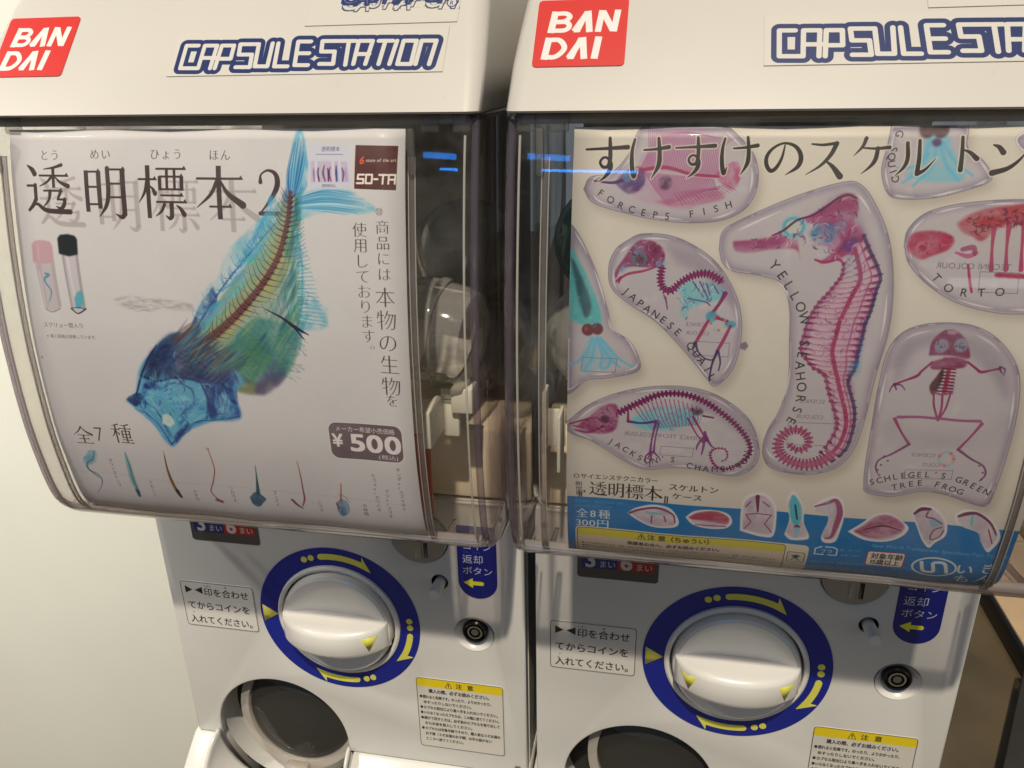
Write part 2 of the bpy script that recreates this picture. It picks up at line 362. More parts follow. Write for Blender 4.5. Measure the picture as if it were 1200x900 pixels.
    for q in range(620):
        k = int(rq.rand()*(NP-30)); t = k/NP; v = rq.rand()*2-1
        WL, WR = 10+26*sin(pi*min(1, .15+t*.85)), 12+16*t+(56*max(0, sin(pi*min(1, max(0, t-.32)/.66))) if t > .32 else 0)
        off = v*WR if v > 0 else v*WL
        L = int(10+rq.rand()*22); pts = [side(k+int(L*f), sgn_r*off*(1+.12*f)) for f in (0, .5, 1)]
        if v > 0: col = [(176, 168, 92), (150, 168, 110), (70, 140, 130), (24, 100, 112), (40, 120, 96), (60, 150, 170)][min(5, int(v*5.2+rq.rand()*.9))]
        else: col = [(170, 160, 96), (130, 165, 130), (100, 180, 190), (60, 160, 205)][min(3, int(-v*3.6+rq.rand()*.8))]
        c.stroke(pts, [.2, .8+rq.rand()*1.6, .2], tuple(int(u*(.85+.3*rq.rand())) for u in col), .34, soft=.25, px=True)
    # spine and ribs
    sp = [(340, 226), (338, 250), (334, 272), (326, 300), (312, 326), (294, 350), (274, 372), (252, 392), (234, 404)]
    c.stroke(sp, [2.4, 2.2, 2.6, 3., 3.4, 3.8, 4.2, 4.8, 5.5], (92, 30, 38), .75, soft=.5, px=True)
    SP = smooth_curve(sp, 8)
    for i in range(2, len(SP)-3, 1):
        a = SP[i]; d = SP[i+1]-SP[i-1]; d = d/np.hypot(*d); n = np.array((-d[1], d[0])); k = i/len(SP)
        c.stroke([a-n*2.2, a+n*2.2], .5, (60, 18, 40) if i % 2 else (140, 60, 60), .6, px=True)
        if i % 2 == 0:
            Lr = 8+15*sin(pi*min(1, k*1.05))+rs.rand()*4; j = rs.rand()*5; g = rs.rand()*.3
            c.stroke([a, a+n*Lr*.45+d*(-2), a+n*Lr+d*(-9-j)], [1.0, .5, .12], (66, 30, 50), .5+g, px=True)
            c.stroke([a-n*1.5, a-n*Lr*.4+d*(-3), a-n*(Lr*.9)+d*(-11+j)], [1.1, .5, .12], (70, 36, 44), .5+g, px=True)
            c.stroke([a-n*2, a-n*4-d*3], [1.2, .3], (40, 16, 30), .7, px=True)
        elif i % 3 == 0:
            Lr = 16+14*sin(pi*min(1, k*1.05)); c.stroke([a+n*2, a+n*Lr*.6+d*3, a+n*Lr+d*(2+rs.rand()*5)], [.4, .35, .1], (40, 90, 95), .4, px=True)
    for i in range(9):
        c.stroke([(270+i*9, 380-i*6), (292+i*7, 392-i*2), (318+i*4, 420-i*6)], [.5, .4, .2], (50, 90, 80), .35, px=True)
    c.stroke([(310, 362), (330, 372), (346, 383), (362, 392)], [.4, 1.2, 2.0, .5], (24, 18, 54), .9, px=True)
    c.stroke([(345, 383), (354, 394), (358, 398)], [1, .8, .2], (24, 18, 54), .9, px=True)
    for i in range(70):
        t = rs.rand(); a = np.array((320-84*t, 262+108*t))+rs.randn(2)*2
        c.stroke([a, a+(-2-rs.rand()*5, -6-rs.rand()*7)], [.35, .1], [(30, 110, 170), (200, 230, 240), (60, 150, 190)][i % 3], .5, px=True)
    for i in range(60):
        t = rs.rand(); a = np.array((344+8*t, 268+112*t)); L = 6+28*t*rs.rand()
        c.stroke([a, a+(L*.8, -7+10*t+rs.randn()*2), a+(L*1.2, -2+12*t)], [.4, .3, .1], [(30, 120, 165), (210, 235, 240), (80, 170, 195)][i % 3], .5, px=True)
    for i in range(60):
        t = rs.rand(); a = np.array((270+75*t+rs.randn()*8, 390+rs.rand()*50)); c.stroke([a, a+(9+rs.rand()*8, -5+rs.rand()*22)], [.1, .9, .1][:2], [(20, 70, 80), (90, 160, 130), (40, 60, 90)][i % 3], .25, soft=.3, px=True)
    # head
    head = [(178, 412), (196, 394), (216, 390), (236, 402), (262, 416), (272, 430), (284, 446), (276, 462), (282, 486), (276, 492), (250, 494), (230, 500), (216, 508), (204, 522), (194, 514), (180, 496), (168, 486), (156, 476), (148, 468), (158, 462), (162, 446), (166, 428)]
    area([(x+(x-222)*.02, y+(y-455)*.02) for x, y in head], (70, 150, 200), .5, .9, 5, 30, .5)
    area(head, (84, 162, 204), .95, .45, 5, 31, .8)
    area([(178, 412), (198, 392), (222, 392), (250, 408), (268, 428), (262, 446), (238, 448), (206, 442), (184, 446), (166, 440)], (22, 32, 72), .93, 1.6, 4, 32, .55)
    area([(240, 420), (262, 420), (276, 440), (272, 462), (282, 488), (260, 492), (244, 470)], (28, 62, 138), .8, 1.3, 5, 33, .4)
    area([(172, 448), (200, 440), (230, 452), (238, 470), (226, 490), (206, 498), (184, 484), (168, 468)], (88, 168, 196), .8, 1.6, 5, 34, .45)
    area([(186, 428), (200, 420), (214, 426), (206, 440), (190, 442)], (80, 110, 150), .6, 1., 4, 35, .4)
    area([(205, 408), (216, 406), (220, 420), (212, 434), (206, 424)], (130, 105, 140), .55, .7, 4, 36, .4)
    for q, wq, cq, aq in (([(166, 440), (184, 446), (206, 442), (232, 446), (256, 462)], [1, 1.6, 1.4, 1.6, 1.0], (18, 30, 90), .8),
            ([(160, 462), (168, 480), (186, 496), (202, 520)], [.4, .9, .7, 1.1], (20, 40, 110), .6),
            ([(202, 520), (214, 506), (230, 494), (256, 492), (280, 488)], [1, .8, 1.1, .6, .9], (20, 50, 120), .6),
            ([(168, 470), (182, 478), (192, 494), (200, 512)], [.6, 1, 1, .6], (25, 60, 130), .7),
            ([(236, 450), (244, 468), (242, 490)], [1.2, 1.6, 1.2], (14, 30, 96), .8),
            ([(250, 440), (266, 460), (262, 486)], [1., 1.4, .8], (20, 40, 110), .7),
            ([(188, 456), (206, 448), (224, 456), (228, 472), (216, 484)], [.5, .9, .9, .8, .5], (30, 70, 140), .7),
            ([(206, 508), (222, 498), (214, 486), (224, 474)], [.6, .8, .8, .5], (18, 40, 110), .8),
            ([(184, 404), (174, 420), (166, 440), (160, 462)], [.8, 1.4, 1.4, 1.0], (24, 20, 70), .7),
            ([(224, 394), (244, 408), (266, 424), (278, 444)], [.5, 1.2, .8, .4], (30, 22, 60), .35),
            ([(232, 400), (226, 414), (238, 428), (258, 436)], [.7, 1.0, 1.4, .8], (60, 24, 50), .7)):
        c.stroke(q, wq, cq, aq, soft=.25, px=True)
    rr_ = np.random.RandomState(9)
    Hc = np.array((222., 455.))
    for k in range(420):
        hp = np.array(head, float); i = rr_.randint(len(hp)); j = (i+1) % len(hp); f = rr_.rand(); e = hp[i]*(1-f)+hp[j]*f; r0 = .25+.7*rr_.rand()
        a = Hc+(e-Hc)*r0; e2 = hp[j]*(1-f)+hp[(j+1) % len(hp)]*f; b = Hc+(e2-Hc)*(r0+rr_.randn()*.06); m = (a+b)/2+rr_.randn(2)*2.5; top = a[1] < 445-(a[0]-215)*-.1
        pal = [(14, 22, 66), (24, 40, 96), (40, 60, 120), (60, 30, 80), (30, 80, 140)] if top else [(30, 90, 165), (90, 175, 215), (150, 210, 225), (24, 60, 140), (60, 150, 200), (110, 190, 205)]
        c.stroke([a, m, b], [.15, .5+rr_.rand()*1.3, .15], pal[rr_.randint(len(pal))], .38, soft=.3, px=True)
    for k in range(26):
        a = np.array((170+rr_.rand()*105, 400+rr_.rand()*95)); t = rr_.rand()*6.3; L = 6+rr_.rand()*14
        if not (a[1] > 400+abs(a[0]-215)*.35 and a[1] < 515-abs(a[0]-205)*.55): continue
        c.stroke([a, a+L*.5*np.array((cos(t), sin(t)))+rr_.randn(2)*2, a+L*np.array((cos(t+.6), sin(t+.6)))], [.2, .6+rr_.rand()*.5, .2],
                 [(15, 30, 90), (120, 190, 215), (30, 90, 150), (170, 215, 230)][k % 4], .5, soft=.2, px=True)
    for q_, (x_, y_, rx_, ry_) in enumerate(((190, 462, 10, 7), (212, 470, 12, 8), (228, 484, 9, 6), (262, 474, 7, 11), (206, 500, 6, 9), (184, 478, 6, 6), (246, 482, 5, 7), (176, 462, 5, 6), (270, 482, 5, 4))):
        area([(x_+rx_*cos(t_)*(1+.25*sin(3*t_+q_)), y_+ry_*sin(t_)*(1+.25*cos(2*t_+q_))) for t_ in np.linspace(0, 2*pi, 9)[:-1]], (150, 208, 226) if q_ % 2 else (112, 186, 216), .5, .7, 3, 300+q_, .35)
    for q_, pts_ in enumerate(([(246, 436), (252, 450), (250, 470), (256, 488), (246, 490), (242, 470), (240, 450)], [(228, 440), (250, 436), (268, 440), (262, 450), (244, 448)], [(204, 512), (214, 500), (222, 494), (220, 502), (208, 518)], [(170, 446), (182, 448), (190, 454), (180, 456), (168, 454)], [(262, 452), (274, 458), (278, 474), (270, 470)])):
        area(pts_, (18, 32, 104), .75, .8, 4, 320+q_, .3)
    for k in range(130):
        t = rr_.rand(); a = np.array((216+56*t, 388+42*t))+rr_.randn(2)*4; d_ = np.array((-12-rr_.rand()*12, 10+rr_.rand()*12)); 
        c.stroke([a-d_*.7, a+rr_.randn(2)*1.5, a+d_], [.15, .7+rr_.rand()*1.1, .15], [(92, 34, 48), (60, 110, 120), (120, 140, 90), (30, 60, 110), (50, 40, 80), (70, 150, 180)][rr_.randint(6)], .42, soft=.35, px=True)
    area([(192, 484), (200, 486), (205, 494), (200, 500), (191, 494)], (215, 225, 215), .85, .5, 3, 37, .8)
    area([(148, 468), (152, 464), (162, 460), (168, 466), (160, 476)], (18, 26, 80), .8, .4, 3, 38, .6)
    # smudge
    c.poly([(126, 352), (150, 347), (190, 350), (226, 356), (228, 364), (196, 362), (168, 366), (150, 362)], (150, 144, 148), .8, .8, px=True, tex=ntex(14, 44, 0, .8))
    # vials
    c.stroke([(52, 322), (57, 340), (63, 352)], 8.2, (196, 184, 188), 1, px=True, butt=True, curve=False)
    c.poly([(41, 308), (64, 305), (73, 358), (66, 364), (54, 362)], (192, 184, 190), 1, .15, px=True)
    c.poly([(44, 308), (48, 308), (58, 360), (54, 360)], (172, 164, 170), .7, .15, px=True)
    c.poly([(60, 306), (64, 305), (73, 358), (70, 362)], (172, 164, 170), .7, .15, px=True)
    c.stroke([(55, 362), (63, 365), (72, 361)], .6, (130, 120, 128), .8, px=True)
    c.poly([(37, 286), (41, 282), (50, 281), (59, 283), (62, 288), (64, 306), (52, 309), (39, 307)], (196, 160, 170), 1, .25, px=True); c.stroke([(44, 286), (46, 304)], 1.2, (214, 184, 192), .5, soft=.4, px=True); c.stroke([(47, 318), (55, 358)], 1.0, (214, 208, 214), .6, soft=.4, px=True)
    c.stroke([(54, 320), (58, 322), (53, 326), (55, 332), (61, 340), (60, 350), (58, 354)], [1.2, 1.4, 1.2, 1, .8, .5, .2], (70, 140, 165), .9, px=True)
    c.poly([(73, 298), (92, 298), (101, 361), (96, 366), (85, 364)], (200, 194, 202), 1, .15, px=True)
    c.poly([(73, 298), (76, 298), (87, 362), (85, 364)], (160, 152, 160), .8, .15, px=True)
    c.poly([(89, 298), (92, 298), (101, 361), (98, 364)], (160, 152, 160), .8, .15, px=True)
    c.poly([(68, 279), (71, 275), (80, 274), (88, 276), (91, 280), (92, 298), (82, 300), (70, 297)], (26, 28, 32), 1, .25, px=True); c.stroke([(80, 302), (88, 345)], 1.2, (222, 218, 224), .6, soft=.4, px=True)
    c.poly([(88, 350), (91, 342), (96, 341), (98, 350), (96, 360), (90, 360)], (80, 170, 190), .9, .3, px=True, curve=True)
    c.stroke([(84, 361), (92, 367), (101, 362)], .8, (60, 50, 60), .9, px=True); c.stroke([(84, 361), (92, 360), (101, 362)], .5, (60, 50, 60), .8, px=True)
    c.text('スクリュー管入り', (52, 382), 3.3, INK, px=True, thin=(0, -.02), sx=.98)
    c.text('※蓋と容器は接着しています。', (56, 394.5), 2.35, (110, 98, 100), px=True)
    # dirty marks on the sheet
    c.ellipse((44, 416), .8, .6, (150, 140, 140), .8, .2, px=True); c.ellipse((50, 418), .5, .8, (120, 110, 110), .8, .2, px=True)
    # 全7種
    c.kana('全', (83, 498), 12.6, INK, px=True); c.text('7', (112.5, 517), 14.5, INK, px=True, thin=(-.01, -.02), sx=.85); c.kana('種', (127, 495), 13.6, INK, px=True)
    # bottom specimens
    def sp_(path, ws, col, a=.85, soft=.25): c.stroke(path, [w_*.78 for w_ in ws], col, a, soft=soft, px=True); c.stroke([(x_+.6, y_) for x_, y_ in path], [w_*.25 for w_ in ws], tuple(int(v_*.6) for v_ in col), .6, soft=.1, px=True)
    area([(98, 535), (104, 528), (112, 530), (112, 540), (104, 545), (98, 541)], (90, 165, 190), .9, .35, 4, 61, .5)
    sp_([(110, 528), (108, 538), (102, 542), (104, 550), (114, 556), (119, 562), (118, 570), (114, 577)], [.8, 1.6, 1.6, 1.5, 1.4, 1.2, .6, .2], (85, 145, 170))
    sp_([(100, 545), (106, 552), (116, 560)], [.4, .6, .4], (60, 60, 90))
    sp_([(146, 530), (151, 545), (156, 562), (163, 576)], [1., 4.2, 5, 3.4], (95, 165, 180), .7, .6); sp_([(161, 574), (164, 580)], [3, 3], (30, 75, 120), .8, .5)
    sp_([(192, 528), (197, 550), (204, 568), (211, 580)], [.2, 1.8, 3, 2.6], (140, 110, 60), .8, .3); sp_([(193, 532), (199, 556), (208, 574)], [.2, .6, .8], (100, 30, 30), .9); sp_([(208, 574), (213, 582)], [3., 2.], (30, 34, 70), .9)
    sp_([(243, 526), (248, 540), (251, 552), (249, 566), (247, 576), (254, 584), (261, 588)], [.4, .5, .7, .8, .8, .9, 1.], (165, 45, 60), .9, .15); sp_([(254, 586), (260, 588)], [3, 3], (160, 50, 66), .8, .3); c.ellipse((243, 526), 1.4, .8, (200, 120, 130), .6, .3, px=True)
    sp_([(299, 545), (301, 560), (303, 578)], [.2, 1.2, 3.6], (25, 80, 90), .9, .3); area([(293, 582), (300, 576), (311, 582), (310, 588), (303, 593), (296, 589)], (20, 70, 110), .95, .3, 3, 62, .7)
    sp_([(348, 539), (352, 555), (355, 572), (357, 584), (355, 592)], [.2, .7, 1, 1.4, 1], (150, 60, 60), .85, .2); sp_([(343, 585), (349, 591), (355, 595)], [2.2, 2., 1.], (120, 60, 70), .85, .3)
    sp_([(399, 567), (399, 578), (399, 588)], [.6, 1., 1.4], (180, 80, 50), .9, .2); area([(394, 588), (400, 585), (408, 590), (409, 600), (402, 605), (396, 599)], (60, 110, 160), .9, .3, 4, 63, .5); sp_([(394, 590), (397, 596)], [1.2, 1.], (150, 40, 50), .8); sp_([(396, 580), (403, 582), (409, 588)], [.3, .4, .3], (90, 100, 60), .8)
    for st, x, y in (('タツノオトシゴ', 127, 541), ('アカシニ', 175, 566), ('メダカ', 226, 577), ('シロウオ', 269, 574), ('ゴンズイ', 320, 578), ('シラス', 372, 590), ('の仲間', 425, 594), ('ヒラメorカワハギ', 435, 559), ('アジorスズキ', 451, 577), ('ギンポorスズメダイ', 464, 552)):
        p0 = c.mm([(x, y)])[0]
        for k, ch in enumerate(st): c.text(ch, (p0[0]+k*.05, p0[1]+k*3.05), 3., (70, 58, 60), thin=(0, -.02), sx=.95)
    # package photo
    c.poly(c.mm([(361, 168), (410, 170), (412, 221), (361, 222)]), (208, 210, 228), .9, .4)
    c.text('透明標本', (376, 177), 2.6, (90, 90, 140), px=True); c.stroke([(370, 181), (402, 181)], .35, (100, 90, 140), .7, px=True)
    c.poly([(364, 189), (407, 189), (410, 213), (364, 214)], (196, 186, 212), .95, .2, px=True)
    for x, cl in ((367, (160, 120, 170)), (373, (60, 40, 80)), (380, (120, 70, 110)), (387, (170, 60, 90)), (394, (40, 60, 130)), (401, (90, 80, 140)), (384, (70, 40, 110)), (405, (190, 150, 190))):
        c.stroke([(x, 193+rs.rand()*5), (x+rs.rand()*4-2, 203), (x+1, 212)], [.6, 1.2, .8], cl, .85, px=True)
    for x in (370, 390, 398): c.stroke([(x, 190), (x+1, 212)], 1.3, (230, 225, 240), .6, px=True, curve=False)
    c.text('透明標本2', (377, 219), 1.7, (90, 90, 130), px=True)
    # brand block
    c.poly([(417, 170), (467, 171), (464, 223), (415.5, 221)], (88, 44, 38), 1, px=True)
    c.text('6', (421, 192), 5.2, (226, 92, 50), px=True, thin=(.03, .02), skew=.2); c.text('state of the art', (429, 189.5), 2.3, (235, 225, 220), px=True, thin=(.02, .01), skew=.2, width=16)
    def seg(path): c.stroke(path, 1.0, (240, 232, 226), 1, curve=False)
    o = c.mm([(418, 204)])[0]; hh = 4.6
    def G(x, y): return (o[0]+x*.93+(hh-y)*.1, o[1]+y)
    seg([G(4, .2), G(.6, .2), G(.4, 2.3), G(3.8, 2.3), G(3.8, 4.4), G(.2, 4.4)]); seg([G(5.2, .2), G(8.6, .2), G(8.6, 4.4), G(5.2, 4.4), G(5.2, .2)]); seg([G(9.8, 2.4), G(11.8, 2.4)])
    seg([G(12.6, .3), G(17, .3)]); seg([G(14.8, .3), G(14.8, 4.6)]); seg([G(18, 4.6), G(18, .3), G(21.6, .3), G(21.6, 4.6)]); seg([G(18, 2.6), G(21.6, 2.6)])
    # vertical text
    def vt(st, x, y, s_, x2, y2):
        A = c.mm([(x, y)])[0]; B = c.mm([(x2, y2)])[0]; n = len(st)
        for k, ch in enumerate(st):
            p = A+(B-A)*k/(n-1); q = s_
            if ch == '。': p = p+(s_*.5, -s_*.5)
            c.text(ch, p, q, INK, thin=(-.006, -.024))
    vt('※商品には', 439, 254, 7.7, 442, 328); vt('本物の生物', 439, 358, 11.6, 447, 461); vt('を', 451, 478, 7.6, 451, 490) if 0 else c.text('を', (452, 475), 7.8, INK, px=True, thin=(0, -.022))
    vt('使用しております。', 413, 276, 8.1, 425, 417)
    # price badge
    bx = c.mm([(384, 495), (471, 500), (473, 541), (390, 536)])
    x0, y0 = bx[:, 0].min(), bx[:, 1].min(); x1, y1 = bx[:, 0].max()-.5, bx[:, 1].max()
    def rrect(x0, y0, x1, y1, r, n=7):
        P = []
        for cx_, cy_, a0 in ((x1-r, y0+r, -pi/2), (x1-r, y1-r, 0), (x0+r, y1-r, pi/2), (x0+r, y0+r, pi)):
            for k in range(n): a = a0+pi/2*k/(n-1); P.append((cx_+r*cos(a), cy_+r*sin(a)))
        return P
    c.rr = rrect
    c.poly(rrect(x0-.5, y0-.5, x1+.5, y1+.5, 5), (232, 224, 228), 1); c.poly(rrect(x0, y0, x1, y1, 4.6), (108, 94, 102), 1)
    W_ = (236, 228, 230)
    c.text('メーカー希望小売価格', (x0+3.8, y0+5.), 3.6, W_, thin=(0, .004), width=35)
    c.text('¥', (x0+1.6, y0+15), 11, W_, thin=(.03, .02), sx=.95); c.text('500', (x0+11.2, y0+17.2), 15.2, W_, thin=(.032, .02), width=31.5)
    c.text('(税込)', (x1-15, y1-1.4), 3.4, W_, width=12)
    # creases and stains
    c.stroke(c.mm([(85, 551), (140, 556), (220, 566), (330, 575), (480, 592)]), .3, (150, 142, 148), .35, soft=.2)
    for k in range(60):
        p = (rs.rand()*c.wm, 205+rs.rand()*28) if k % 2 else (rs.rand()*c.wm, rs.rand()*c.hm)
        c.ellipse(p, .15+.25*rs.rand(), .12+.1*rs.rand(), (120, 112, 116), .4, .1)
    return c
# ------------------------------------------------------------------ poster 2: transparent skeleton cases
def paint_two():
    c = Canvas(WD2*1000, SHEET_H, 6.8, (208, 202, 192), XL2)
    c.im *= (.985+.03*fbm(c.H, c.W, 5, 8))[..., None]
    P = dict(px=True); MG = (134, 26, 86); DM = (74, 14, 60); CY = (96, 176, 196); INK = (40, 36, 38)
    def st(pts, ws, col=MG, a=.85, soft=.12): c.stroke(pts, ws, col, a, soft=soft, px=True)
    def area(pts, col, a, soft=.5, cells=5, seed=1, lo=.4): c.poly(pts, col, a, soft, px=True, curve=True, tex=ntex(cells, seed, lo))
    def spine(path, w0, w1, n, col=MG, a=.9, spike=1.0, dark=DM):
        Q = smooth_curve(c.mm(path), 10); L = np.concatenate([[0], np.cumsum(np.hypot(*np.diff(Q, axis=0).T))])
        for k in range(n):
            d = L[-1]*(k+.5)/n; p = np.array((np.interp(d, L, Q[:, 0]), np.interp(d, L, Q[:, 1]))); e = L[-1]/n*.5
            q = np.array((np.interp(d+e, L, Q[:, 0]), np.interp(d+e, L, Q[:, 1]))); o = np.array((np.interp(d-e, L, Q[:, 0]), np.interp(d-e, L, Q[:, 1])))
            t = (q-o)/max(1e-6, np.hypot(*(q-o))); m = np.array((-t[1], t[0])); wd = w0+(w1-w0)*k/n; el = np.hypot(*(q-o))
            c.stroke([o+t*el*.1, q-t*el*.1], wd*.66, col, a*.85, soft=.12); c.ellipse(p+m*wd*.1, el*.22, wd*.12, (206, 150, 180), .5, .08); c.stroke([p-m*wd*spike*.5, p+m*wd*spike*.5], min(el*.45, wd*.4), dark, a, soft=.08)
    def detail(pts, n, cols, seed, ln=7, wd=.5, al=.55):
        rr_ = np.random.RandomState(seed); A = np.array(pts, float); m = Q0 = c.mm(pts); Q0 = smooth_curve(np.vstack([Q0, Q0[:1]]), 6)[:-1]
        lo, hi = Q0.min(0), Q0.max(0); k = 0; tries = 0
        while k < n and tries < n*12:
            tries += 1; p = lo+rr_.rand(2)*(hi-lo); x, y = p; a, b = Q0, np.roll(Q0, -1, 0)
            cr = ((a[:, 1] > y) != (b[:, 1] > y)) & (x < (b[:, 0]-a[:, 0])*(y-a[:, 1])/(b[:, 1]-a[:, 1]+1e-12)+a[:, 0])
            if cr.sum() % 2 == 0: continue
            k += 1; t = rr_.rand()*6.28; L = ln*(.4+rr_.rand())/2.4; d = np.array((cos(t), sin(t))); e = np.array((cos(t+.9), sin(t+.9)))
            c.stroke([p-d*L*.5, p, p+e*L*.5], [.1, wd*(.5+rr_.rand()), .1], cols[k % len(cols)], al, soft=.08)
    def case(pts, seed, tint=(182, 175, 186), a=.8, shade=None):
        c.poly([(x+5, y+8) for x, y in pts], (150, 138, 130), .5, 2.2, px=True, curve=True)
        c.poly(pts, tint, a, .2, px=True, curve=True)
        r = c.poly(pts, (0, 0, 0), 1, .15, px=True, curve=True, ret=True)
        if r:
            win, m = r; e = blur(m, 2.6*c.res); rim = np.clip(m*(1-e)*2.0, 0, 1)
            nz = fbm(m.shape[0], m.shape[1], 7, seed)
            c.blend(win, rim*(.45+.95*nz), (116, 104, 130), .85)
            e2 = blur(m, .8*c.res); c.blend(win, np.clip(m*(1-e2)*1.6, 0, 1)*(nz > .45), (240, 236, 238), .85)
            c.blend(win, m*np.clip((nz-.62)*5, 0, 1)*(1-rim), (206, 200, 206), .4)
        C_ = np.array(pts, float); ctr = C_.mean(0)
        cl = lambda k: [tuple(ctr+(p-ctr)*k) for p in C_]
        Q = c.mm(pts); Q = smooth_curve(np.vstack([Q, Q[:1]]), 8)
        c.stroke(Q, .45, (120, 112, 124), .85, soft=.1)
        Q2 = c.mm(cl(.955)); Q2 = smooth_curve(np.vstack([Q2, Q2[:1]]), 8); c.stroke(Q2, .3, (158, 150, 160), .6, soft=.15)
        Q3 = c.mm(cl(.93)); Q3 = smooth_curve(np.vstack([Q3, Q3[:1]]), 8); n = len(Q3)
        for k in range(8):
            i = (seed*7+k*n//8) % n; c.stroke([Q3[(i+j) % n] for j in range(0, 9, 2)], [.2, .7, .9, .6, .2], (236, 232, 234), .6, soft=.2)
    def mirror(stn, x, y, s_, wd):       # print seen through the case from behind
        p = c.mm([(x, y)])[0]
        for ch in stn[::-1]:
            g, adv = glyph(ch); M = s_*np.array([[-1, 0], [0, -1]]); c.glyphs(ch, M, p+(adv*s_, 0), (92, 84, 92), .7); p = p+(adv*s_, 0)
    def tag_box(x, y, w_, h_): 
        for q in ([(x, y), (x+w_, y+2)], [(x, y), (x-2, y+h_)], [(x-2, y+h_), (x+w_-2, y+h_+2)], [(x+w_, y+2), (x+w_-2, y+h_+2)]): c.stroke(q, .3, (110, 100, 112), .8, px=True, curve=False)
    # --- butterfly fish
    A = [(684, 222), (696, 238), (735, 250), (775, 258), (815, 261), (850, 257), (876, 242), (888, 215), (885, 185), (868, 162), (845, 146), (790, 140), (752, 150), (736, 182), (716, 203), (692, 208)]
    case(A, 3)
    area([(736, 215), (752, 185), (765, 165), (790, 150), (820, 150), (842, 170), (846, 195), (830, 215), (800, 235), (770, 240), (745, 232)], (176, 120, 160), .45, 1, 5, 71)
    for k in range(44):
        t = k/43.; st([(752+88*t, 196+10*t), (760+86*t, 176-18*sin(pi*t)), (752+100*t+8, 152+10*t)], [.5, .4, .25], (150, 60, 120), .6)
    for k in range(36):
        t = k/35.; st([(756+80*t, 202+8*t), (768+72*t, 222), (782+62*t, 240-22*t)], [.5, .4, .25], (150, 50, 110), .6)
    st([(696, 212), (720, 214), (745, 205)], [.6, 1.4, 2.4], DM, .85); area([(720, 214), (734, 200), (752, 196), (756, 212), (748, 224), (734, 226)], (70, 40, 96), .9, .4, 4, 72)
    c.ellipse((735, 208), 2.2, 2.2, (90, 130, 160), .8, .3, px=True)
    st([(748, 200), (780, 196), (810, 204), (842, 207)], [1.8, 1.6, 1.4, 1.2], (150, 30, 80), .9); area([(838, 204), (850, 194), (864, 190), (868, 206), (860, 222), (844, 214)], (170, 60, 110), .75, .3, 5, 73)
    area([(772, 210), (782, 206), (788, 214), (782, 222), (774, 220)], (60, 30, 60), .8, .5, 4, 74); area([(768, 236), (800, 246), (820, 240), (850, 232), (830, 222)], (165, 60, 110), .5, .6, 5, 75)
    for k in range(16): st([(790+k*4, 226-k*.6), (800+k*4.2, 240-k*1.1)], [.4, .3], (150, 50, 110), .6)
    c.path_text('FORCEPS FISH', [(696, 226), (730, 246), (780, 257), (825, 252), (862, 242)], 4.6, INK)
    # --- squid at the left edge
    B = [(655, 255), (668, 262), (682, 282), (700, 322), (712, 362), (718, 385), (738, 400), (750, 424), (745, 436), (715, 442), (690, 444), (655, 450)]
    case(B, 5)
    area([(650, 275), (666, 285), (684, 315), (700, 352), (706, 380), (694, 384), (676, 378), (660, 370), (645, 360)], (70, 172, 178), .9, .5, 4, 76, .7)
    area([(668, 300), (676, 312), (690, 345), (693, 362), (686, 372), (678, 350)], (40, 62, 72), .85, .6, 3, 77, .7)
    c.ellipse((689, 386), 3., 3., (90, 18, 28), .95, .3, px=True); c.ellipse((700, 385), 2.9, 2.9, (90, 18, 28), .95, .3, px=True); c.ellipse((687, 385), 1., 1.4, (170, 60, 70), .8, .3, px=True)
    area([(690, 394), (704, 394), (716, 410), (722, 424), (700, 432), (684, 436), (682, 416)], (110, 180, 205), .75, .5, 4, 78)
    for q in ([(694, 396), (688, 412), (676, 424), (664, 428)], [(697, 398), (694, 418), (686, 432)], [(700, 398), (706, 416), (704, 430), (712, 430), (716, 420)], [(704, 396), (716, 410), (728, 422), (742, 430)], [(700, 396), (714, 418), (726, 430)]): st(q, [1.6, 1.5, 1.3, 1.][:len(q)] if len(q) < 5 else [1.5]*len(q), (96, 176, 208), .8)
    tag_box(683, 418, 40, 16)
    detail([(684, 315), (700, 352), (706, 380), (694, 384), (672, 372), (666, 310)], 25, [(40, 120, 130), (150, 210, 210)], 1, 9, .4, .4)
    # --- quail
    Cq = [(733, 283), (752, 274), (785, 276), (815, 289), (842, 311), (862, 345), (869, 378), (866, 410), (856, 436), (838, 452), (828, 443), (806, 416), (770, 378), (735, 354), (716, 335), (714, 310), (722, 292)]
    case(Cq, 11)
    area([(778, 282), (812, 296), (846, 322), (862, 362), (850, 352), (820, 322), (790, 306)], (128, 112, 134), .6, 1.6, 4, 79, .7)
    area([(738, 292), (748, 282), (764, 282), (776, 290), (779, 302), (774, 311), (760, 313), (742, 312), (728, 316), (722, 326), (721, 318), (730, 304)], (120, 24, 72), .92, .35, 4, 80, .7)
    c.ellipse((749, 303), 4., 3.6, (90, 110, 120), .9, .3, px=True); c.ellipse((750, 304), 2., 1.9, (80, 60, 66), .9, .3, px=True); area([(740, 296), (748, 288), (756, 290), (748, 298)], (110, 140, 165), .8, .3, 3, 81)
    area([(726, 314), (732, 308), (736, 314), (728, 320)], (120, 160, 185), .8, .3, 3, 82); area([(766, 308), (776, 304), (782, 310), (772, 316)], (96, 170, 190), .8, .3, 3, 83)
    st([(722, 330), (735, 321), (755, 317), (770, 312)], [.8, 1.3, 1.1, .8], (150, 40, 86)); st([(725, 331), (728, 324), (722, 329)], [.8, .8, .5])
    spine([(776, 312), (774, 326), (777, 338), (786, 341), (797, 332), (812, 323), (830, 321), (846, 330)], 3.2, 3.4, 26, (140, 34, 92))
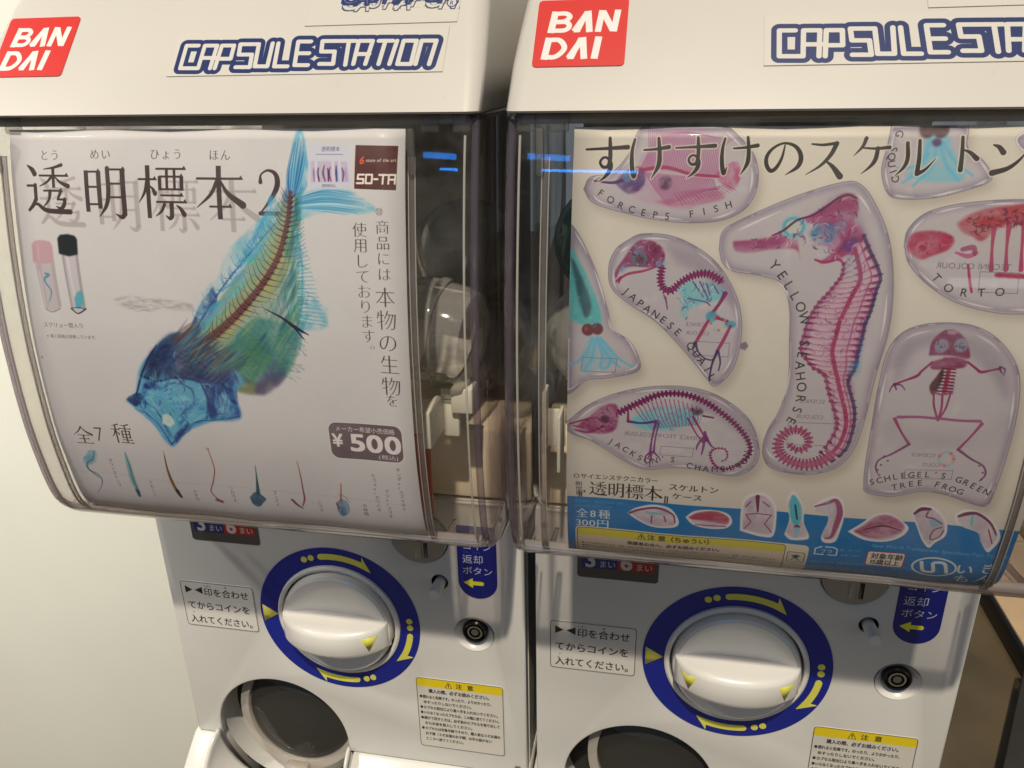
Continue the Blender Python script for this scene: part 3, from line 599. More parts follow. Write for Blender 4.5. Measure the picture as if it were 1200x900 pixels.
    area([(793, 338), (808, 330), (832, 332), (850, 340), (846, 350), (824, 356), (808, 362), (803, 374), (797, 366), (800, 350)], (96, 184, 196), .85, .6, 4, 84, .6)
    for q in ([(812, 330), (824, 348)], [(820, 330), (830, 350)], [(828, 332), (832, 346)], [(836, 334), (842, 344)], [(806, 350), (826, 354), (832, 358)], [(780, 348), (782, 362)], [(778, 346), (781, 354)]): st(q, .7, (120, 50, 110), .8)
    st([(850, 344), (843, 356), (834, 368)], [2.2, 1.5, 1.8], (120, 24, 80)); c.ellipse((834, 371), 2.8, 2.6, (70, 150, 170), .9, .3, px=True); c.ellipse((856, 380), 2.6, 1.8, (70, 150, 170), .9, .3, px=True)
    st([(838, 372), (852, 376)], [1.6, 1.4]); st([(830, 376), (822, 390), (815, 402)], [1.4, 1.7, 1.4], (150, 30, 80)); st([(856, 382), (848, 398), (840, 412)], [1.4, 1.7, 1.4], (150, 30, 80))
    st([(815, 402), (818, 412), (826, 420), (836, 421), (842, 410)], [1.5, .8, .7, .7, .8], (50, 30, 90)); st([(814, 402), (812, 410), (822, 421)], [.8, .5, .4], (50, 30, 90)); st([(840, 412), (834, 428), (831, 446)], [1.2, 1., .6], (50, 30, 90)); st([(842, 412), (844, 424), (842, 434)], [1., .8, .6], (50, 30, 90))
    for k in range(12):
        t = k/12*2*pi; c.ellipse((842+9*cos(t), 379+8*sin(t)), .6, .6, [(180, 40, 90), (90, 190, 170), (200, 190, 90)][k % 3], .7, .1, px=True)
    mirror('SCIENCE', 803, 382, 2.6, 30); mirror('COLOUR', 803, 392, 2.6, 30); tag_box(813, 400, 42, 16)
    c.path_text('JAPANESE QUAIL', [(727, 340), (752, 362), (782, 384), (806, 408), (834, 448)], 5.2, INK)
    c.poly([(868, 402), (874, 400), (877, 405), (873, 410), (867, 408)], (110, 100, 120), .9, .2, px=True)
    detail([(738, 292), (748, 282), (764, 282), (776, 290), (779, 302), (774, 311), (760, 313), (742, 312), (728, 316), (730, 304)], 45, [(70, 14, 60), (170, 50, 100), (150, 170, 190)], 2, 7, .6, .6); detail([(793, 338), (808, 330), (832, 332), (850, 340), (846, 350), (824, 356), (808, 362), (803, 374)], 40, [(60, 130, 160), (110, 40, 110), (180, 210, 215)], 3, 8, .5, .6)
    # --- seahorse
    D = [(843, 292), (847, 272), (868, 258), (930, 231), (985, 214), (1008, 216), (1026, 240), (1042, 280), (1047, 330), (1042, 385), (1026, 440), (1012, 495), (998, 530), (975, 550), (940, 556), (905, 549), (894, 532), (898, 508), (914, 480), (924, 440), (925, 400), (925, 360), (916, 332), (893, 323), (860, 318), (847, 308)]
    case(D, 17)
    area([(965, 232), (990, 226), (1008, 250), (1020, 300), (1022, 340), (1008, 390), (1000, 430), (982, 430), (986, 380), (1002, 330), (996, 280), (975, 250)], (120, 100, 130), .4, 1.6, 4, 85)
    area([(955, 262), (985, 256), (1008, 266), (1022, 292), (1030, 322), (1020, 362), (1008, 410), (998, 440), (1002, 490), (990, 526), (968, 534), (978, 500), (968, 445), (946, 414), (942, 396), (948, 376), (966, 350), (984, 330), (988, 306), (970, 290)], (150, 74, 126), .7, 1., 5, 90, .5)
    area([(859, 283), (885, 281), (908, 276), (930, 262), (952, 250), (975, 236), (990, 226), (1004, 230), (1006, 246), (1000, 262), (1012, 275), (1002, 292), (985, 302), (960, 308), (975, 296), (985, 280), (965, 264), (945, 262), (935, 280), (938, 305), (932, 292), (905, 292), (880, 296), (862, 294)], (140, 34, 90), .82, .4, 6, 86, .35)
    c.ellipse((930, 266), 6., 5.6, (160, 180, 190), .95, .3, px=True); c.ellipse((930, 266), 5., 4.6, (80, 160, 180), .9, .3, px=True); c.ellipse((930, 266), 3.6, 3.2, (190, 190, 180), .9, .3, px=True)
    area([(948, 272), (962, 262), (976, 262), (980, 274), (968, 286), (952, 284)], (50, 110, 160), .8, .8, 4, 87, .3); area([(976, 262), (990, 258), (990, 272), (980, 276)], (120, 170, 180), .6, .5, 4, 88)
    st([(905, 276), (918, 270), (934, 258), (952, 252), (968, 242), (982, 232), (994, 228), (1003, 232)], [.6, 1, 1, .8, 1, .8, 1, .8], DM, .85); st([(955, 304), (966, 307), (982, 304), (988, 308)], [1, 1.4, 1.2, 1], (150, 30, 80)); st([(976, 302), (988, 288), (996, 270)], [.8, 1.2, 1.2], (140, 30, 90))
    area([(990, 280), (1002, 278), (1006, 286), (996, 294), (988, 292)], (60, 40, 130), .7, .6, 4, 89)
    F_ = [(989, 310), (987, 322), (980, 332), (970, 344), (960, 354), (952, 366), (946, 378), (942, 394), (938, 408), (944, 420), (954, 432), (966, 440), (970, 455), (974, 470), (980, 490), (980, 502), (972, 518), (962, 530)]
    K_ = [(1012, 276), (1022, 300), (1032, 322), (1028, 338), (1024, 352), (1020, 366), (1014, 380), (1010, 398), (1006, 412), (1004, 425), (1000, 436), (994, 446), (997, 462), (1001, 478), (1001, 492), (998, 508), (990, 528), (976, 540)]
    FQ = smooth_curve(F_, 4); KQ = smooth_curve(K_, 4); n = len(FQ)
    for k in range(0, n, 2):
        a, b = FQ[k], KQ[k]; m = (a+b)/2+(0, 3)
        st([a, a*.6+b*.4+(0, 2), b], [1.2, .7, 1.5], (134, 28, 88), .92); c.ellipse(a, 1., .9, DM, .85, .2, px=True)
        if k+2 < n:
            a2, b2 = FQ[k+2], KQ[k+2]; ctr = (a+b+a2+b2)/4
            for f in (.3, .72):
                q = a*(1-f)+b*f; q2 = a2*(1-f)+b2*f; c.ellipse((q+q2)/2, max(.6, np.hypot(*(a-b))*.085), .5*abs(q2[1]-q[1])*.5, (206, 190, 196), .6, .35, px=True)
        st([b, b+(3.5, -1)], [1.2, .3], (30, 40, 80), .8)
    st(list(FQ[::3]), [1.1]*len(FQ[::3]), (150, 50, 100), .8); st(list(KQ[::3]), [1.6]*len(KQ[::3]), (60, 36, 84), .8)
    st(list((FQ*.45+KQ*.55)[::3]), [1.9]*len(FQ[::3]), (150, 26, 80), .8, .2); st(list((FQ*.2+KQ*.8)[::4]), [.8]*len(FQ[::4]), (150, 60, 110), .6)
    for k in range(14): st([(1003+k*.3, 436-k*3), (1009+k*.2, 436-k*3)], .4, (60, 150, 190), .6)
    area([(990, 300), (1006, 300), (1012, 320), (1000, 335), (990, 320)], (120, 170, 180), .35, 1, 4, 91); area([(994, 426), (1006, 424), (1004, 440), (994, 440)], (70, 150, 180), .5, .5, 4, 92)
    spine([(975, 532), (962, 541), (944, 545), (926, 541), (914, 532), (912, 518), (922, 506), (936, 504), (947, 512), (946, 524), (934, 528), (924, 521)], 6.5, 2.6, 34, (165, 84, 120), .8, 1.05, (120, 30, 80))
    for k in range(20): 
        p = FQ[int(n*.6)+k % (n-int(n*.6))]; c.ellipse(p+(8+rs.rand()*10, rs.rand()*6), .5, .4, (165, 30, 80), .7, .15, px=True)
    c.path_text('YELLOW SEAHORSE', [(899, 309), (915, 330), (933, 362), (938, 392), (932, 430), (934, 460), (928, 482), (919, 496)], 6.4, INK)
    mirror('SCIENCE', 936, 472, 3.0, 36); mirror('COLOUR', 932, 490, 3.0, 36); tag_box(924, 495, 56, 26)
    detail([(859, 283), (885, 281), (908, 276), (930, 262), (952, 250), (990, 226), (1006, 240), (1000, 262), (1010, 275), (985, 302), (960, 300), (940, 290), (905, 292), (880, 296)], 90, [(90, 16, 60), (190, 90, 140), (214, 180, 196), (60, 40, 100)], 4, 9, .6, .55)
    detail([(965, 340), (1000, 300), (1026, 320), (1020, 360), (1000, 430), (996, 500), (980, 500), (960, 436), (944, 404)], 150, [(110, 20, 76), (80, 30, 90), (214, 190, 200), (170, 60, 110)], 5, 7, .5, .5)
    # --- upper right squid
    E_ = [(1046, 140), (1040, 170), (1033, 200), (1040, 226), (1056, 233), (1095, 232), (1135, 222), (1157, 214), (1162, 204), (1150, 186), (1134, 172), (1128, 140)]
    case(E_, 23)
    area([(1086, 150), (1108, 150), (1118, 175), (1130, 200), (1128, 212), (1100, 214), (1070, 210), (1060, 205), (1078, 185)], (100, 184, 208), .8, .6, 4, 93, .5)
    for q in ([(1090, 165), (1080, 190), (1060, 198), (1050, 196)], [(1098, 170), (1092, 196), (1070, 218)], [(1106, 168), (1120, 190), (1140, 206)], [(1102, 170), (1110, 195), (1124, 212)], [(1088, 180), (1070, 205), (1058, 214)]): st(q, [1.8, 1.6, 1.2, .8][:len(q)], (96, 176, 208), .7)
    c.ellipse((1087, 152), 3.4, 3.6, (70, 40, 44), .95, .4, px=True); c.ellipse((1103, 152), 3.4, 3.6, (70, 40, 44), .95, .4, px=True); c.ellipse((1098, 167), 2, 1.8, (80, 40, 90), .8, .4, px=True)
    c.path_text('G SQUID', [(1052, 151), (1044, 170), (1040, 190), (1046, 216)], 4.6, INK)
    # --- corner case
    case([(1210, 150), (1197, 156), (1190, 164), (1197, 176), (1212, 182)], 29)
    # --- tortoise
    T_ = [(1060, 288), (1064, 270), (1082, 252), (1110, 242), (1150, 236), (1200, 234), (1245, 240), (1245, 366), (1200, 368), (1165, 366), (1120, 354), (1088, 334), (1066, 310)]
    case(T_, 31)
    area([(1063, 290), (1068, 276), (1082, 271), (1105, 272), (1118, 280), (1112, 292), (1092, 300), (1080, 304), (1068, 298)], (160, 24, 66), .92, .4, 4, 94, .6)
    c.ellipse((1081, 290), 3., 2.8, (190, 90, 120), .8, .3, px=True); c.ellipse((1082, 291), 1.6, 1.5, (140, 20, 60), .9, .3, px=True)
    area([(1121, 262), (1140, 250), (1175, 242), (1250, 238), (1250, 285), (1215, 275), (1190, 262), (1168, 268), (1150, 282), (1138, 276), (1128, 272)], (156, 30, 44), .9, .6, 6, 95, .55)
    for x in (1165, 1182, 1200, 1218): st([(x, 262), (x-3, 290), (x-4, 316)], [2.4, 1.2, 2.], (160, 40, 76), .8)
    st([(1134, 310), (1136, 330), (1138, 342)], [1, 1.2, 1], (160, 30, 70)); st([(1120, 296), (1134, 300), (1144, 296)], [1, 2, 1.6], (170, 60, 100), .7); st([(1128, 292), (1140, 290), (1142, 298)], [2, 2.4, 1.6], (140, 50, 90), .7)
    for k in range(6): c.ellipse((1172+k*11, 322+k*.8), 2.6, 1.1, (160, 24, 66), .9, .25, px=True)
    mirror('TECHNI COLOUR', 1096, 314, 3.7, 50); tag_box(1148, 318, 46, 24)
    c.path_text('TORTO', [(1087, 322), (1106, 340), (1128, 347), (1153, 347), (1182, 346)], 5.2, INK)
    detail([(1130, 258), (1150, 250), (1198, 242), (1198, 262), (1168, 266), (1140, 274)], 60, [(90, 12, 30), (190, 60, 60), (60, 10, 40)], 6, 9, .8, .5); detail([(1063, 290), (1068, 276), (1105, 272), (1118, 280), (1092, 300), (1070, 298)], 30, [(110, 10, 50), (200, 90, 120)], 7, 6, .6, .6)
    # --- chameleon
    Gc = [(664, 494), (690, 474), (725, 460), (770, 453), (815, 455), (850, 468), (878, 492), (889, 522), (886, 543), (868, 556), (845, 556), (815, 549), (785, 548), (755, 550), (728, 538), (695, 517), (668, 506)]
    case(Gc, 37)
    area([(812, 460), (850, 474), (876, 500), (884, 525), (868, 510), (840, 488), (815, 480)], (128, 108, 134), .55, 1.6, 4, 96, .7)
    area([(674, 500), (690, 488), (705, 476), (722, 474), (724, 492), (720, 504), (704, 508), (684, 504)], (130, 30, 86), .9, .4, 5, 97, .5); c.ellipse((709, 491), 2.6, 2.2, (80, 30, 60), .9, .4, px=True); st([(668, 496), (682, 492), (694, 489)], [.8, 1.1, 1.2]); st([(674, 503), (690, 506), (706, 500)], [.8, 1.3, 1.2]); st([(672, 498), (684, 500)], [.6, .8])
    spine([(724, 484), (745, 474), (772, 463), (800, 462), (825, 470), (845, 483), (862, 497), (876, 515), (879, 530), (868, 543)], 3.4, 2., 46, (130, 30, 96)); spine([(868, 543), (850, 549), (838, 545), (832, 532), (838, 525), (850, 526), (852, 536), (845, 540)], 1.8, .8, 24, (150, 50, 110))
    area([(738, 492), (760, 480), (792, 476), (812, 482), (816, 492), (796, 502), (764, 504), (744, 500)], (96, 186, 196), .8, .7, 4, 98, .5)
    for k in range(15):
        t = k/14.; st([(742+t*74, 476-8*sin(pi*t)), (752+t*66, 490), (764+t*50, 503-5*t)], [.6, .5, .35], (140, 60, 120), .7); st([(764+t*50, 503-5*t), (774+t*46, 494), (782+t*40, 484)], [.4, .4, .3], (70, 120, 150), .6)
    st([(736, 494), (752, 496), (770, 494)], [1.6, 1.2, 1.6], (70, 40, 110)); st([(736, 482), (736, 494)], [1, 1.4]); st([(769, 494), (764, 514), (762, 530)], [1.5, .9, 1.4], (110, 40, 110)); st([(772, 496), (768, 514), (766, 530)], [1, .7, 1.2], (110, 40, 110))
    for q in ([(762, 530), (756, 536), (758, 544)], [(764, 530), (762, 540), (761, 547)], [(766, 530), (772, 536), (774, 540)], [(763, 530), (760, 536)]): st(q, [1.2, .8, .5][:len(q)], (110, 50, 110))
    st([(812, 488), (822, 505), (828, 516)], [1.3, .9, 1.3]); st([(806, 490), (816, 508), (824, 518)], [1, .7, 1]); area([(808, 478), (820, 478), (824, 484), (812, 486)], (50, 24, 50), .8, .4, 4, 99); st([(824, 487), (836, 489)], [1, .8], DM)
    for q in ([(826, 510), (818, 520), (816, 526)], [(826, 512), (824, 524), (822, 532)], [(828, 512), (832, 520), (836, 524)], [(826, 506), (829, 516)]): st(q, [1.5, 1.1, .7][:len(q)], (110, 40, 110))
    mirror('SCIENCE TECHNI COLOUR', 731, 510, 3.2, 80); tag_box(775, 523, 38, 10)
    c.path_text("JACKSON'S CHAMELEON", [(710, 517), (734, 531), (758, 543), (785, 541), (815, 550), (846, 552), (872, 545), (880, 528)], 4.6, INK)
    detail([(674, 500), (690, 488), (705, 476), (722, 474), (724, 492), (704, 508), (684, 504)], 40, [(70, 14, 60), (180, 70, 120), (50, 20, 60)], 8, 7, .6, .6); detail([(738, 492), (760, 480), (792, 476), (812, 482), (796, 502), (764, 504)], 40, [(60, 150, 170), (120, 60, 120)], 9, 8, .4, .5)
    # --- frog
    Hf = [(1012, 574), (1013, 550), (1021, 500), (1030, 450), (1042, 408), (1064, 386), (1100, 378), (1142, 382), (1174, 402), (1194, 436), (1193, 480), (1181, 530), (1166, 574), (1156, 592), (1138, 590), (1108, 580), (1080, 576), (1046, 581), (1020, 578)]
    case(Hf, 41)
    area([(1046, 420), (1064, 396), (1100, 388), (1140, 392), (1170, 412), (1182, 444), (1180, 470), (1160, 440), (1140, 420), (1100, 405), (1070, 415), (1050, 450)], (126, 116, 134), .55, 1.8, 4, 101, .6)
    area([(1040, 480), (1060, 498), (1110, 505), (1160, 500), (1178, 480), (1174, 520), (1040, 520)], (150, 142, 154), .35, 2, 4, 102)
    area([(1088, 416), (1092, 400), (1104, 388), (1118, 386), (1130, 396), (1136, 412), (1134, 420), (1112, 416)], (110, 20, 66), .95, .3, 4, 103, .7); c.ellipse((1103, 405), 3., 3.4, (130, 140, 160), .9, .3, px=True, ang=.3); c.ellipse((1126, 404), 3., 3.4, (130, 140, 160), .9, .3, px=True, ang=-.3)
    c.ellipse((1115, 389), 3, 1., (190, 170, 180), .6, .3, px=True)
    area([(1090, 424), (1112, 418), (1132, 422), (1130, 430), (1112, 432), (1092, 432)], (120, 24, 70), .9, .3, 4, 104, .6)
    spine([(1112, 430), (1109, 445), (1106, 460)], 2.6, 3.2, 8, (150, 30, 60), .9, 2.2); area([(1096, 442), (1104, 432), (1105, 440), (1098, 456), (1092, 462), (1089, 452)], (56, 16, 26), .95, .3, 3, 105, .8)
    for k in range(7): st([(1112-k*.8, 436+k*4), (1120-k*.5, 437+k*4)], .5, (170, 60, 80), .7)
    st([(1092, 424), (1080, 434), (1074, 440), (1058, 446), (1048, 450)], [1, 1.1, 1.4, .9, 1.2], (130, 26, 80)); st([(1134, 424), (1144, 432), (1150, 436), (1162, 434), (1172, 432)], [1, 1.1, 1.4, .9, 1.2], (130, 26, 80))
    for q in ([(1048, 449), (1044, 454), (1042, 459)], [(1050, 450), (1056, 451), (1060, 456)], [(1048, 450), (1050, 456)], [(1172, 430), (1178, 433), (1176, 440)], [(1172, 433), (1174, 437)]): st(q, [.9, .6, .4][:len(q)], (90, 30, 90))
    st([(1094, 458), (1094, 474), (1098, 490)], [.9, .9, 1]); st([(1104, 462), (1103, 478), (1099, 492)], [1, 1, 1.2]); st([(1114, 460), (1108, 478), (1102, 488)], [.9, .9, 1]); st([(1093, 459), (1104, 462), (1115, 460)], [1, .9, 1], (150, 60, 110))
    st([(1098, 490), (1075, 488), (1052, 488)], [1.4, 1.3, 1.6], (140, 60, 110)); st([(1100, 490), (1125, 493), (1149, 494)], [1.4, 1.3, 1.6], (140, 60, 110)); st([(1048, 490), (1056, 506), (1065, 520)], [1.6, 1, 1.4], (140, 40, 90)); st([(1151, 497), (1138, 512), (1123, 527)], [1.6, 1, 1.4], (140, 40, 90))
    st([(1065, 520), (1045, 531), (1030, 538), (1026, 546), (1028, 554)], [1.4, 1, .8, .9, .6], (110, 50, 100)); st([(1123, 527), (1138, 538), (1152, 546), (1155, 556), (1148, 564)], [1.4, 1, .8, .9, .6], (110, 50, 100))
    for x, y in ((1036, 534), (1040, 539), (1032, 544), (1028, 550), (1148, 546), (1152, 554), (1150, 562), (1030, 556)): c.ellipse((x, y), .5, .5, (60, 50, 60), .8, .1, px=True)
    mirror('SCIENCE', 1067, 534, 2.8, 36); mirror('COLO', 1080, 546, 2.8, 30); tag_box(1061, 550, 56, 10)
    for k in range(14):
        t = k/14*2*pi; c.ellipse((1109+9*cos(t), 538+8*sin(t)), .8, .8, [(190, 60, 100), (200, 120, 110), (110, 190, 160), (90, 180, 190)][k % 4], .6, .2, px=True)
    c.path_text("SCHLEGEL'S GREEN", [(1018, 568), (1060, 560), (1110, 562), (1158, 581)], 4.6, INK); c.path_text('TREE FROG', [(1044, 574), (1085, 569), (1128, 581)], 4.6, INK)
    detail([(1090, 416), (1092, 400), (1104, 388), (1118, 386), (1130, 396), (1134, 420)], 35, [(60, 10, 44), (160, 60, 100)], 10, 6, .5, .6)
    # --- title
    T0 = [('す', 686, 161, 53), ('け', 737, 161, 50), ('す', 791, 160, 50), ('け', 843, 160, 48), ('の', 896, 162, 48), ('ス', 944, 163, 48), ('ケ', 1000, 161, 46), ('ル', 1051, 162, 50), ('ト', 1113, 160, 44), ('ン', 1161, 162, 48)]
    for ch, x, y, wpx in T0:
        a = c.mm([(x, y), (x+wpx, y)]); s_ = (a[1]-a[0])[0]*.98; c.kana(ch, a[0], s_, (44, 38, 34), halo=(214, 204, 190), wk=1.15)
    # --- subtitle
    c.text('○サイエンステクニカラー', (672, 559), 3.6, INK, px=True, width=45, thin=(.01, .0)); 
    q0 = c.mm([(674, 562)])[0]; c.text('新世界', q0+(0, 3.2), 3.2, INK, vert=True, sx=1.3)
    q0 = c.mm([(682, 585)])[0]; c.text('『', (667, 586), 9, INK, px=True, thin=(.02, .0)); 
    for k, ch in enumerate('透明標本'): 
        a = c.mm([(690+k*21.5, 563+k*1.8)])[0]; c.kana(ch, a, 9.6, INK, wk=1.1)
    c.text('』', (774, 590), 9, INK, px=True, thin=(.02, 0)); c.text('スケルトン', (783, 573), 4.6, INK, px=True, width=26, thin=(.01, 0)); c.text('ケース', (787, 583.5), 4.4, INK, px=True, width=16, thin=(.01, 0))
    # --- blue band
    yb = c.mm([(700, 583)])[0][1]; c.poly([(-2, yb), (c.wm+2, yb), (c.wm+2, c.hm+2), (-2, c.hm+2)], (16, 112, 176), 1)
    W_ = (222, 222, 222)
    c.text('原型製作：誰かの骨格 造形', (673, 587.5), 2.2, (70, 150, 200), px=True); c.text('本体価格 税別・公報', (673, 593), 2.2, (70, 150, 200), px=True)
    c.text('全8種', (675, 604.5), 6.8, W_, px=True, thin=(.012, -.006), track=.12); c.text('300円', (674, 615), 6.2, W_, px=True, thin=(.012, -.006), width=19)
    def mini(pts, seed, fn):
        c.poly(pts, (222, 216, 220), 1, .15, px=True, curve=True); 
        C_ = np.array(pts, float); ct = C_.mean(0); c.poly([tuple(ct+(p-ct)*.86) for p in C_], (176, 160, 176), .9, .3, px=True, curve=True, tex=ntex(4, seed, .5)); fn()
    mini([(735, 601), (745, 595), (765, 591), (785, 595), (795, 608), (793, 616), (780, 618), (762, 616), (745, 608)], 111, lambda: (st([(738, 601), (750, 597), (770, 595), (788, 602), (791, 612)], [1.6, 1.4, 1.2, 1, .6], (110, 40, 90)), st([(758, 600), (775, 602)], 1.6, (110, 180, 190), .7), st([(764, 604), (763, 612)], .7), st([(778, 604), (780, 611)], .7)))
    mini([(803, 605), (814, 598), (835, 597), (853, 602), (858, 612), (850, 619), (830, 619), (812, 614)], 112, lambda: (area([(806, 605), (820, 600), (840, 599), (854, 607), (850, 614), (830, 610), (812, 608)], (165, 40, 70), .85, .3, 4, 113, .6), st([(815, 614), (850, 617)], .6)))
    mini([(867, 622), (868, 600), (872, 584), (886, 577), (900, 580), (909, 592), (910, 608), (906, 628), (892, 629), (876, 625)], 114, lambda: (st([(888, 582), (888, 600)], [2.2, .8], (90, 20, 60)), st([(880, 588), (874, 594)], .6), st([(894, 588), (902, 594)], .6), c.stroke([(888, 602), (874, 603), (880, 612), (872, 620)], .6, MG, .8, px=True, curve=False), c.stroke([(888, 602), (904, 604), (896, 614), (904, 624)], .6, MG, .8, px=True, curve=False)))
    mini([(919, 626), (925, 608), (922, 590), (927, 577), (933, 578), (942, 594), (942, 612), (948, 628), (942, 632), (926, 632)], 115, lambda: (area([(926, 604), (926, 588), (930, 580), (937, 590), (939, 606), (934, 616), (929, 612)], (60, 180, 200), .95, .3, 3, 116, .8), st([(932, 592), (934, 608)], .9, (30, 40, 50)), c.ellipse((934, 617), 1.4, 1., (60, 20, 30), .9, .1, px=True), st([(934, 619), (932, 628)], 2.4, (130, 190, 215), .8)))
    mini([(953, 592), (962, 586), (978, 580), (988, 588), (989, 604), (984, 622), (978, 634), (966, 635), (962, 628), (970, 610), (968, 600), (955, 597)], 117, lambda: (st([(955, 593), (970, 589), (980, 586), (984, 600), (979, 616), (974, 628), (967, 630)], [.9, 1.5, 2.2, 3, 2.6, 1.6, 1.], (150, 70, 110), .9), c.ellipse((970, 589), .9, .8, (80, 160, 180), .9, .1, px=True)))
    mini([(993, 622), (1010, 612), (1025, 602), (1042, 601), (1058, 611), (1065, 620), (1055, 630), (1035, 635), (1012, 632)], 118, lambda: (area([(1000, 622), (1015, 614), (1030, 604), (1046, 605), (1060, 618), (1045, 628), (1020, 630)], (150, 50, 90), .8, .4, 5, 119, .4), st([(1012, 620), (1035, 616), (1056, 622)], [.5, 1, .5], DM)))
    mini([(1068, 603), (1076, 594), (1088, 592), (1102, 600), (1110, 614), (1108, 628), (1096, 636), (1088, 642), (1080, 632), (1074, 616)], 120, lambda: (st([(1072, 602), (1080, 597), (1090, 597)], [1.4, 2.2, 1.6], (90, 24, 70)), st([(1088, 600), (1086, 606), (1094, 608), (1104, 614)], [.8, .8, 1, .8]), area([(1088, 610), (1098, 608), (1104, 614), (1094, 618)], (90, 170, 190), .7, .3, 3, 121), c.stroke([(1104, 618), (1094, 622), (1090, 632), (1100, 630), (1106, 622)], .6, (90, 30, 60), .8, px=True)))
    mini([(1119, 604), (1128, 598), (1142, 598), (1158, 606), (1170, 620), (1171, 632), (1162, 643), (1156, 646), (1149, 634), (1146, 624), (1130, 618), (1121, 612)], 122, lambda: (st([(1124, 605), (1134, 602), (1146, 602), (1160, 612), (1167, 626)], [1.6, 2.2, 1.6, 1.2, .8], (100, 40, 70)), st([(1140, 604), (1138, 616)], [1.4, 1.], (90, 190, 190), .8), st([(1158, 620), (1162, 636)], .6)))
    c.text('New World Transparent Specimens/Tori Tomitori', (1021, 641), 3.4, (110, 178, 216), px=True, width=66, skew=.12)
    # warning panel
    a = c.mm([(676, 617), (920, 650)]); x0, y0, x1, y1 = a[0][0], a[0][1], a[1][0], c.hm+4
    x1 = c.mm([(918, 655)])[0][0]; X2 = c.mm([(943, 655)])[0][0]
    def rrect(x0, y0, x1, y1, r, n=7):
        Q = []
        for cx_, cy_, a0 in ((x1-r, y0+r, -pi/2), (x1-r, y1-r, 0), (x0+r, y1-r, pi/2), (x0+r, y0+r, pi)):
            for k in range(n): t = a0+pi/2*k/(n-1); Q.append((cx_+r*cos(t), cy_+r*sin(t)))
        return Q
    c.poly(rrect(x0-.9, y0-.9, X2+.9, y1, 2.6), (214, 204, 186), 1); c.poly(rrect(x0, y0, x1, y1-1, 2), (60, 70, 70), 1); c.poly(rrect(x0+.4, y0+.4, x1-.4, y1-1.4, 1.8), (206, 192, 172), 1)
    c.poly(rrect(x0+.4, y0+.4, x1-.4, y0+5.8, 1.5), (206, 194, 66), 1)
    c.text('⚠ 注 意（ちゅうい）', (x0+33, y0+4.7), 4.2, INK, thin=(.02, .01), width=42); c.text('保護者の方へ、必ずお読みください。', (x0+28, y0+10), 3., INK, thin=(.03, .02), width=52)
    for k, L in enumerate(('●小さな部品があります。誤飲・窒息の危険がありますので、お子様の口には絶対に入れないでください。破損・変形の原因になります。', '●窒息などの危険がありますので、対象年齢未満のお子様には絶対に与えないでください。カプセルは頭からかぶらないでください。', '●部品の先端がとがっている場合がありますので、取り扱いには十分ご注意ください。')):
        c.text(L, (x0+2.5, y0+13.2+k*2.8), 2.1, (110, 70, 70), width=x1-x0-5 if k < 2 else 70)
    c.poly(rrect(x1+1.2, y0+4.5, X2-.4, y0+12.5, 1), (90, 90, 84), 1); c.poly(rrect(x1+1.6, y0+4.9, X2-.8, y0+12.1, .8), (200, 192, 172), 1)
    cx_ = (x1+X2)/2+.4; c.ellipse((cx_, y0+7.8), 1.5, 1.3, (40, 40, 40), 1, .1); c.stroke([(cx_-2, y0+10.5), (cx_+2, y0+7)], .6, (40, 40, 40)); c.stroke([(cx_+2, y0+10.8), (cx_-2, y0+7.2)], .6, (40, 40, 40))
    # recycling mark, age badge, maker mark
    p = c.mm([(954, 648)])[0]; c.stroke([p+(3, -5.6), p+(0, -4), p+(0, 0), p+(4.5, 0)], .8, W_, .9, curve=False); c.stroke([p+(5, -5.6), p+(9, -5.6), p+(11, -4.4)], .8, W_, .9, curve=False); c.stroke([p+(11, -3.4), p+(11, 0), p+(7, 0)], .8, W_, .9, curve=False); c.text('プラ', p+(2.6, -1.3), 3.2, W_)
    c.text('袋：PP プラ', (984, 645), 2., (120, 170, 200), px=True); c.text('本体：PET', (984, 651), 2., (120, 170, 200), px=True)
    for k in range(3): c.text('※画像はイメージです。実際の商品とは多少異なる場合がございますので、あらかじめご了承ください。' if k < 2 else '※本商品は海外で製造しております。', (946, 657+k*5.5), 2., (120, 176, 208), px=True, width=64 if k < 2 else 26)
    a = c.mm([(1018, 646), (1061, 664)]); c.poly(rrect(a[0][0]-.5, a[0][1]-.5, a[0][0]+18.5, a[0][1]+10.5, 1.6), (170, 40, 60), 1); c.poly(rrect(a[0][0], a[0][1], a[0][0]+18, a[0][1]+10, 1.3), (224, 216, 206), 1)
    c.text('対象年齢', a[0]+(1.6, 4.7), 4.6, INK, thin=(.02, .01), width=16); c.text('15歳以上', a[0]+(1.6, 9.), 4.4, INK, thin=(.02, .01), width=15)
    p = c.mm([(1089, 664)])[0]; p = p+(2.2, 0); c.ellipse(p, 11, 7.2, W_, .95, .05); c.ellipse(p, 9.9, 6.2, (16, 112, 176), 1, .05)
    c.stroke([p+(-6.6, -3), p+(-4.6, 3.2), p+(0, 3.4), p+(-.4, 0), p+(-.8, -3.2), p+(4.2, -3.4), p+(6.6, 3)], 1.8, W_, .95)
    for ch, x, y in (('い', 1117, 670), ('き', 1146, 670), ('も', 1113, 679), ('ん', 1140, 680)): c.text(ch, (x, y), 8.2, W_, px=True, sx=1.1, thin=(.015, .01))
    for k in range(70):
        q = (rs.rand()*c.wm, rs.rand()*c.hm); c.ellipse(q, .15+.2*rs.rand(), .12, (150, 140, 130), .35, .1)
    return c
